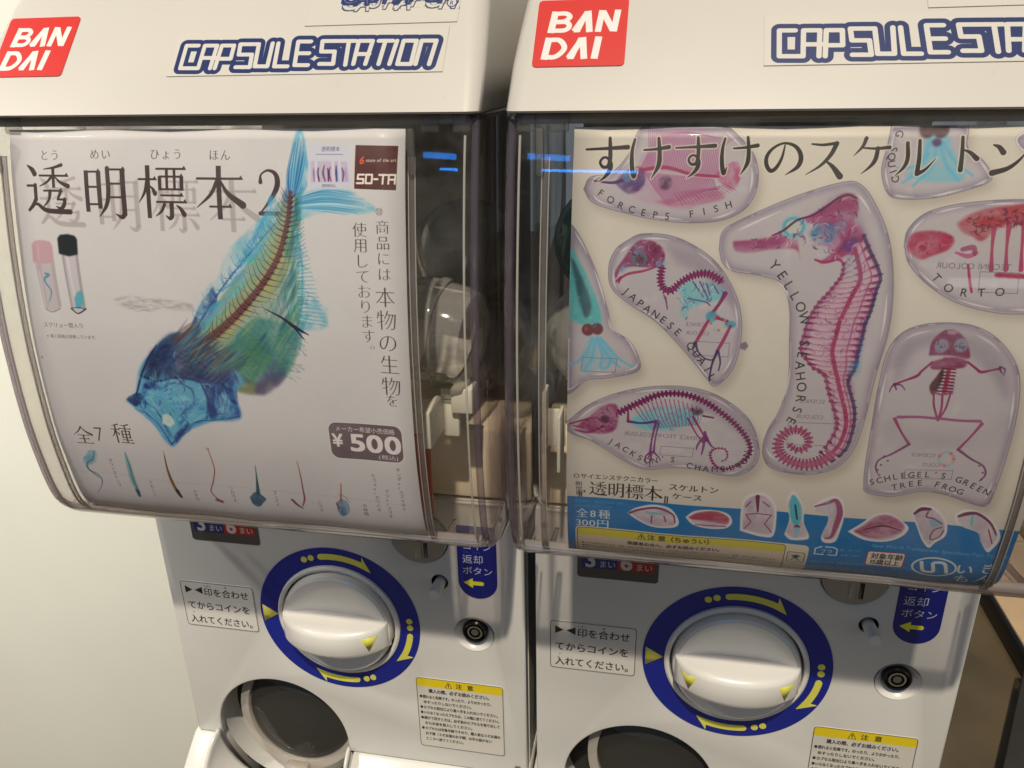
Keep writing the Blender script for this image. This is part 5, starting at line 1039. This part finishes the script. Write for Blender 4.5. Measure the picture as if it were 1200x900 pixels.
# dial: blue print ring, arrows, markers
ring = P(plate([circ(0, 0, .0657, 96), circ(0, 0, .0503, 96)], -.0005, .0008, 'dial_ring', blue, M0))
def arc_arrow(a_tail, a_head, r=.0580, w=.0048, head=.0085, hl=.20, dots=True):
    """curved arrow with a one-sided barbed head, drawn clockwise"""
    A = np.linspace(a_tail, a_head, 14); s = -1 if a_head < a_tail else 1
    o_ = [((r+w/2)*cos(a), (r+w/2)*sin(a)) for a in A]; i_ = [((r-w/2)*cos(a), (r-w/2)*sin(a)) for a in A]
    tip = a_head+s*.17; hd = [((r+head*.80)*cos(a_head-s*.02), (r+head*.80)*sin(a_head-s*.02)), ((r-w*.45)*cos(tip), (r-w*.45)*sin(tip))]
    capp = [(r*cos(a_tail)-0+(w/2)*cos(a_tail+pi-k), r*sin(a_tail)+(w/2)*sin(a_tail+pi-k)) for k in np.linspace(0, pi, 7)[1:-1]]
    if s > 0: capp = [(r*cos(a_tail)+(w/2)*cos(a_tail+pi+k), r*sin(a_tail)+(w/2)*sin(a_tail+pi+k)) for k in np.linspace(0, pi, 7)[1:-1]]
    return o_+hd+i_[::-1]+capp
for a0, a1 in ((radians(99), radians(67)), (radians(-8), radians(-27)), (radians(-80), radians(-106))):
    lp = arc_arrow(a0, a1); a = plate([lp], -.0010, 0, 'dial_arrow', yellow, ring)
    for k in (1, 2):
        an = a0+.035+k*.105; d = plate([circ(.058*cos(an), .058*sin(an), .0025, 16)], -.0010, 0, 'arrow_dot', yellow, ring)
plate([[(-.0636, .0072), (-.0636, -.0088), (-.0510, -.0002)]], -.0010, 0, 'start_marker', yellow, ring)
# knob: rim, dished disc and the half-moon grip
P(lathe([(.0503, .0005), (.0500, -.0022), (.0485, -.0034), (.0465, -.0028), (.0460, .000), (.0460, .012)], 'dial_rim', knobm, M0, n=80))
P(lathe([(.052, .0095), (0, .0095)], 'dial_well', grey, M0, n=40))
kn = P(lathe([(.0445, .012), (.0445, -.004), (.0436, -.0066), (.0415, -.0080), (.039, -.0078), (.030, -.0060), (.018, -.0048), (0, -.0044)], 'turning_knob', knobm, M0, n=80))
bm = bmesh.new(); NX = 40; rows = []
for j, (zt, zb) in enumerate(((.0075, -.0175),)):
    pass
for k in range(NX+1):
    x = -.0425+.085*k/NX; q = math.sqrt(max(0, 1-(x/.0432)**2)); d = .006+.0235*q**1.1
    zt = .0085+.0005*q; zb = -.0125-.0025*q; fr = .0045*min(1, q*1.6)+.0004
    cs = [(-.002, zt+.003*1), (-.006, zt+.0012), (-d+fr, zt), (-d+fr*.3, zt-fr*.3), (-d, zt-fr), (-d, zb+fr), (-d+fr*.3, zb+fr*.3), (-d+fr, zb), (-.006, zb-.0015), (-.002, zb-.003)]
    rows.append([bm.verts.new((x, y, z)) for y, z in cs])
for a, b in zip(rows[:-1], rows[1:]):
    for i in range(len(a)-1): bm.faces.new([a[i], a[i+1], b[i+1], b[i]])
bm.faces.new(rows[0]); bm.faces.new(rows[-1][::-1])
grip = finish(bm, 'knob_grip', knobm, kn, sharp=60)
def tri_mark(x, sg):
    q = math.sqrt(1-(x/.0432)**2); d = .006+.0235*q**1.1
    bm = bmesh.new(); P3 = []
    for dx, z in ((-.0052, .0035), (.0052, .0035), (.0006*sg, -.0085)):
        xx = x+dx; q = math.sqrt(max(0, 1-(xx/.0432)**2)); P3.append((xx, -(.006+.0235*q**1.1)-.0006, z))
    t = [bm.verts.new(p) for p in P3]; u = [bm.verts.new((p[0], p[1]+.002, p[2])) for p in P3]
    bm.faces.new(t); bm.faces.new(u[::-1])
    for i in range(3): bm.faces.new([t[i], t[(i+1) % 3], u[(i+1) % 3], u[i]])
    return finish(bm, 'knob_marker', yellow, kn)
tri_mark(-.0335, 1); tri_mark(.0325, -1)

for x, z in ((-.1375, .1020), (.1400, .1020), (.1400, -.1290)):
    P(lathe([(.0026, .0004), (.0026, -.0006), (.0020, -.0010), (0, -.0010)], 'panel_screw', steel, M0, at=(x, 0, z), n=20))
# coin mechanism, return lever, key lock
cm = P(lathe([(.0212, .004), (.0212, -.0008), (.0204, -.0018), (0, -.0018)], 'coin_mechanism', steel, M0, at=(.070, 0, .082), n=56))
bm = bmesh.new(); box(.0035, .0062, -.0022, .002, -.0155, .008, '', None, bm=bm); finish(bm, 'coin_slot', black, cm)
bm = bmesh.new(); box(-.0032, .0018, -.0026, -.001, -.0160, .010, '', None, bm=bm); finish(bm, 'coin_guide', steel, cm, bevel=.0003)
P(lathe([(.0062, .0005), (.0062, .0084)], 'lever_hole', dark, M0, at=(.0835, 0, .0445), n=24))
lv = P(lathe([(0, -.0180), (.0038, -.0176), (.0043, -.0165), (.0043, .008)], 'return_lever', knobm, M0, at=(.0838, 0, .0440), n=24)); lv.rotation_euler[0] = radians(-6)
P(lathe([(.0150, -.0004), (.0146, .0008), (.0125, .0036), (.0098, .0052), (.0090, .0060), (.0080, .0068)], 'lock_dish', knobm, M0, at=(.1085, 0, 0), n=48))
lk = P(lathe([(.0100, .006), (.0098, .0018), (.0088, .0006), (.0078, .0012), (.0072, .0030), (0, .0030)], 'key_lock', black, M0, at=(.1085, 0, .0008), n=48))
lathe([(.0058, .0032), (.0058, .0012), (.0046, .0012), (.0046, .0032)], 'lock_ring', chrome, lk, n=36); lathe([(.0028, .003), (.0028, .0014), (0, .0014)], 'lock_pin', steel, lk, n=24)

# stickers on the panel
im_turn = paint_turn().image('turn_label'); im_caut = paint_caution().image('caution_label'); im_ret = paint_return().image('return_label'); im_coin = paint_coins().image('coin_label')
P(sticker((-.1338, 0, .0219), (-.0703, 0, .0219), (-.1338, 0, -.0216), 'turn_instruction_label', mat('turn_label', img=im_turn, rough=.42, gain=.98, coat=.2), M0, shape=unit_rr(.0635, .0435, .003)))
P(sticker((.0590, 0, -.0471), (.1297, 0, -.0471), (.0590, 0, -.1180), 'caution_label', mat('caution_label', img=im_caut, rough=.45, gain=.98, coat=.2), M0, shape=unit_rr(.0707, .0709, .003)))
P(sticker((.0982, 0, .0955), (.1275, 0, .0955), (.0982, 0, .0338), 'return_button_label', mat('return_label', img=im_ret, rough=.4, gain=1., coat=.2), M0, shape=[(.0, 0), (1, 0)]+[(.5+.5*cos(t), .765+.235*sin(t)) for t in np.linspace(0, pi, 16)]))
P(sticker((-.1142, 0, .0920), (-.0576, 0, .0920), (-.1142, 0, .0619), 'coin_count_label', mat('coin_label', img=im_coin, rough=.4, gain=.9, coat=.3), M0, shape=unit_rr(.0566, .0301, .0025)))

# jar: clear plastic wrap with rounded corners
JP = np.array([(-.0800, .3785), (-.0850, .362), (-.0890, .345), (-.0945, .315), (-.0985, .285), (-.1010, .25), (-.1010, .205), (-.0976, .171), (-.0930, .149), (-.0855, .1375), (-.0755, .1305), (-.060, .1265), (-.034, .1225), (-.004, .1185)])
JQ = smooth_curve(JP, 5)
HW = .1442; RC = .012; XC = .0
def jar_section(y, off=0.):
    """half outline in plan from the middle of the front to the back of the side"""
    pts = [(x, y+off) for x in np.linspace(0, HW-RC, 7)]
    for t in np.linspace(0, pi/2, 8)[1:]: pts.append((HW-RC+(RC-off)*sin(t), y+RC-(RC-off)*cos(t)))
    yb = .012
    for f in (.35, .7, 1.): pts.append((HW-off, y+RC+(yb-(y+RC))*f if y+RC < yb else y+RC+.004*f))
    return pts
def jar_mesh(name, m, th, x_sign):
    bm = bmesh.new(); rows = []
    for y, z in JQ:
        h = jar_section(y); row = [(-x, yy) for x, yy in h[::-1]][:-1]+h; rows.append([bm.verts.new((x, yy, z)) for x, yy in row])
    for a, b in zip(rows[:-1], rows[1:]):
        for k in range(len(a)-1): bm.faces.new([a[k], a[k+1], b[k+1], b[k]])
    o = finish(bm, name, m, M0, sharp=80); s = o.modifiers.new('s', 'SOLIDIFY'); s.thickness = th; s.offset = 0; return P(o)
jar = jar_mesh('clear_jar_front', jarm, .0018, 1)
# side walls behind the wrap
for sgn in (-1, 1):
    bm = bmesh.new(); pr = [(.0125, .1185), (.27, .1185), (.27, .3785), (.0125, .3785)]
    prism(bm, pr, sgn*(HW-.0009), sgn*(HW+.0009)); P(finish(bm, 'jar_side_wall', jarm, M0))
# bars along the jar edges: tinted for corner refraction, milky for highlights; top rim
def tube(path, r, name, m, parent, n=8, flat=1.):
    Q = [Vector(p) for p in path]; bm = bmesh.new(); rings = []
    for i, p in enumerate(Q):
        d = (Q[min(i+1, len(Q)-1)]-Q[max(i-1, 0)]).normalized(); up = Vector((0, 0, 1)) if abs(d.z) < .9 else Vector((1, 0, 0)); a = d.cross(up).normalized(); b = d.cross(a)
        rr_ = r[i] if hasattr(r, '__len__') else r
        rings.append([bm.verts.new(p+a*rr_*cos(2*pi*k/n)+b*rr_*flat*sin(2*pi*k/n)) for k in range(n)])
    for a, b in zip(rings[:-1], rings[1:]):
        for k in range(n): bm.faces.new([a[k], a[(k+1) % n], b[(k+1) % n], b[k]])
    bm.faces.new(rings[0]); bm.faces.new(rings[-1][::-1]); return finish(bm, name, m, parent)
for sgn in (-1, 1):
    P(tube([(sgn*(HW-.0032), y+.0042, z) for y, z in JQ[1:60]], .0021, 'jar_corner_refraction', refractm, M0))
    P(tube([(sgn*(HW-.0078), y+.0012, z) for y, z in JQ[3:60]], .00065, 'jar_corner_highlight', glintm, M0))  # pale line put in as the bright highlight beside the corner
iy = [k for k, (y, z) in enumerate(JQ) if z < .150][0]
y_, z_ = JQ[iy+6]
P(tube([(x, y_+.0026, z_+.0020) for x in np.linspace(-HW+.007, HW-.007, 12)], .0042, 'jar_bottom_highlight', glintm, M0, flat=.7))  # milky bar in place of the highlight along the jar's bottom edge
bm = bmesh.new(); box(-.136, .136, -.0775, -.0750, .3735, .3783, '', None, bm=bm); P(finish(bm, 'jar_top_band', innerm, M0, bevel=.0006))
for x in (-.134, -.118, .118, .134):
    bm = bmesh.new(); box(x-.0045, x+.0045, -.0800, -.0765, .3700, .3784, '', None, bm=bm); P(finish(bm, 'lid_hook', rimm, M0, bevel=.0008))
# clips that hold the sheet
for x in (-.1262, .1100):
    bm = bmesh.new(); box(x-.0020, x+.0020, -.0885, -.0845, .350, .3725, '', None, bm=bm); P(finish(bm, 'sheet_clip', rimm, M0, bevel=.0012))
for sgn, x in ((-1, -.1235), (1, .1095)):
    P(tube([(x-.0017, y+.0016, z) for y, z in JQ[6:60]], .00035, 'sheet_rail', glintm, M0)); P(tube([(x+.0017, y+.0016, z) for y, z in JQ[6:60]], .00035, 'sheet_rail', glintm, M0))
    bm = bmesh.new(); rws = [[bm.verts.new((x+d, y+.0018, z)) for d in (-.0016, .0016)] for y, z in JQ[6:60]]
    for r0, r1 in zip(rws[:-1], rws[1:]): bm.faces.new([r0[0], r0[1], r1[1], r1[0]])
    o = finish(bm, 'rail_strip', edgem, M0); sm = o.modifiers.new('s', 'SOLIDIFY'); sm.thickness = .0008; P(o)
# inside of the jar
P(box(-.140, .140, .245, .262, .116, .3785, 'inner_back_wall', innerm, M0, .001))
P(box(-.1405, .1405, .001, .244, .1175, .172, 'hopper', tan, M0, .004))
P(box(.076, .0925, -.033, -.029, .122, .1805, 'dispenser_fin', orange, M0, .001))
bm = bmesh.new()
for q in ((.078, .113, -.032, -.028, .181, .205), (.0985, .1035, -.062, -.0325, .186, .210), (.101, .1088, -.030, -.018, .2055, .2130), (.1092, .123, -.036, -.020, .199, .2155)): box(*q, '', None, bm=bm)
P(finish(bm, 'agitator_bracket', bracketm, M0, bevel=.0012))
bm = bmesh.new()
for q in ((-.1335, -.1312, -.036, -.020, .175, .216), (-.131, -.120, -.030, -.027, .178, .203), (-.1225, -.1203, -.050, -.031, .170, .207)): box(*q, '', None, bm=bm)
P(finish(bm, 'agitator_bracket', bracketm, M0, bevel=.0008))

# lid: white hood with sloping front
def lid_rows():
    prof = [(.3790, -.0745, .1405, .012), (.3788, -.0838, .1435, .008), (.3798, -.0845, .1440, .008), (.400, -.0690, .1432, .009), (.4145, -.0565, .142, .010), (.429, -.0440, .1405, .011), (.445, -.0300, .138, .012), (.462, -.0130, .134, .015), (.478, .008, .128, .03), (.488, .035, .120, .032), (.492, .065, .110, .034)]
    return prof
bm = bmesh.new(); rows = []
for z, yf, hw, rc in lid_rows():
    yb = .28-(hw < .13)*0.; row = []
    for cx_, cy_, a0 in ((hw-rc, yf+rc, -pi/2), (hw-rc, yb-rc, 0), (-hw+rc, yb-rc, pi/2), (-hw+rc, yf+rc, pi)):
        for k in range(9): t = a0+pi/2*k/8; row.append(bm.verts.new((cx_+rc*cos(t), cy_+rc*sin(t), z)))
    rows.append(row)
for a, b in zip(rows[:-1], rows[1:]):
    n = len(a)
    for k in range(n): bm.faces.new([a[k], a[(k+1) % n], b[(k+1) % n], b[k]])
bm.faces.new(rows[0][::-1]); bm.faces.new(rows[-1])
P(finish(bm, 'lid', white_lid, M0, sharp=50))
P(box(-.141, .141, -.071, .278, .3755, .3786, 'lid_gasket', dark, M0, .0005))
def lidp(x, s_):    # point on the sloping front, s_ = height z
    pr = [(z, y) for z, y, _, _ in lid_rows()[2:]]; return (x, float(np.interp(s_, [p[0] for p in pr], [p[1] for p in pr])), s_)
def lid_sticker(x0, x1, z1, z0, name, m, shape=None): return P(sticker(lidp(x0, z1), lidp(x1, z1), lidp(x0, z0), name, m, M0, th=.0005, shape=shape))
lid_sticker(-.1325, -.0885, .4290, .3987, 'maker_emblem', mat('maker_emblem', img=paint_maker().image('maker_emblem'), rough=.38, gain=.82, coat=.2), unit_rr(44, 42, 2.2))
im_st = mat('station_sticker', img=paint_station().image('station_sticker'), rough=.42, gain=(.68, .665, .655), coat=.2)
lid_sticker(-.0255, .1235, .4190, .3975, 'station_sticker', im_st)
lid_sticker(.0455, .1270, .4460, .4205, 'brush_sticker', mat('brush_sticker', img=paint_brush().image('brush_sticker'), rough=.42, gain=(.68, .665, .655), coat=.2))

# second machine
M1 = copy_tree(M0); M1.location.x = PITCH; tag(M1, 'right white capsule vending machine with the skeleton cases sheet in its clear front')

for ch in list(M0.children):
    if ch.name.startswith('turning_knob'):
        for g in list(ch.children):
            if g.name.startswith('knob_marker') and g.data.vertices[0].co.x < 0: bpy.data.objects.remove(g)

# ------------------------------------------------------------------ the printed sheets in the jars
def poster(canvas, x_left, wd, name, gain, label, grp):
    bm = bmesh.new(); uv = bm.loops.layers.uv.new('UVMap'); NXs = 14; rows = []
    for i, (y, z) in enumerate(PROFS):
        rows.append([bm.verts.new((x_left+wd*k/NXs, y+.0006*sin(k*1.3+i*.2), z)) for k in range(NXs+1)])
    for i in range(len(rows)-1):
        for k in range(NXs):
            f = bm.faces.new([rows[i][k], rows[i+1][k], rows[i+1][k+1], rows[i][k+1]])
            for l, (ii, kk) in zip(f.loops, ((i, k), (i+1, k), (i+1, k+1), (i, k+1))): l[uv].uv = (kk/NXs, 1-ARC[ii]/ARC[-1])
    me = bpy.data.meshes.new(name); bm.to_mesh(me); bm.free()
    m = mat(name+'_paper', img=canvas.image(name), rough=.5, gain=gain, coat=.08)
    o = link(name, me, m); s = o.modifiers.new('s', 'SOLIDIFY'); s.thickness = .0003; s.offset = 0; return tag(o, label, 'poster', grp)
poster(paint_one(), XL1, WD1, 'specimen_sheet', 1.16, 'pale lavender sheet with a big blue transparent fish and a 500 yen badge', 'printed sheets in the clear machine fronts')
poster(paint_two(), XL2, WD2, 'specimen_sheet', 1.13, 'cream sheet of clear skeleton cases with a pink seahorse and a blue band', 'printed sheets in the clear machine fronts')

# ------------------------------------------------------------------ capsules inside
LEAF = mat('leaflet', (.66, .62, .58), .6, noise=(90, .6))
def capsule(loc, rot, label, m1, m2, r=.0335, paper=True):
    e = empty('toy_capsule', loc, label, 'capsule', 'capsules lying in the clear jars'); e.rotation_euler = rot
    lathe([(r*.97, .004)]+[(r*cos(t), .004+r*sin(t)*.95) for t in np.linspace(.05, pi/2, 9)], 'dome_half', m1, e, axis='Z', n=32)
    lathe([(r*.94, -.006), (r*1.0, -.006), (r*1.03, -.004), (r*1.03, -.001), (r*.99, .000), (r*.99, .004), (r*1.0, .005)], 'capsule_band', m1, e, axis='Z', n=32)
    lathe([(r*.94, -.006), (r*.90, -.016), (r*.82, -.023), (r*.6, -.0245), (0, -.0245)], 'cup_half', m2, e, axis='Z', n=32)
    if paper: lathe([(r*.80, -.014), (r*.82, .016)], 'rolled_leaflet', LEAF, e, axis='Z', n=28, arc=pi*1.25)
    return e
capsule((.1000, -.022, .2480), (0, radians(-84), radians(-8)), 'clear capsule with ridged band above the ivory bracket in the left jar', capm, capm)
capsule((.104, .040, .285), (radians(60), radians(30), .4), 'clear capsule behind and above the ridged one in the left jar', capm, capm, paper=False)
capsule((.110, .062, .212), (radians(10), radians(80), .4), 'clear capsule low at the back right corner of the left jar', capm, capm)
capsule((PITCH-.0965, .000, .302), (radians(80), radians(20), 0), 'green capsule at the left edge of the right jar beside the sheet', capg, capg, paper=False)
capsule((PITCH-.103, .010, .238), (radians(20), radians(-50), .5), 'clear capsule under the green one in the right jar', capm, capm, paper=False)
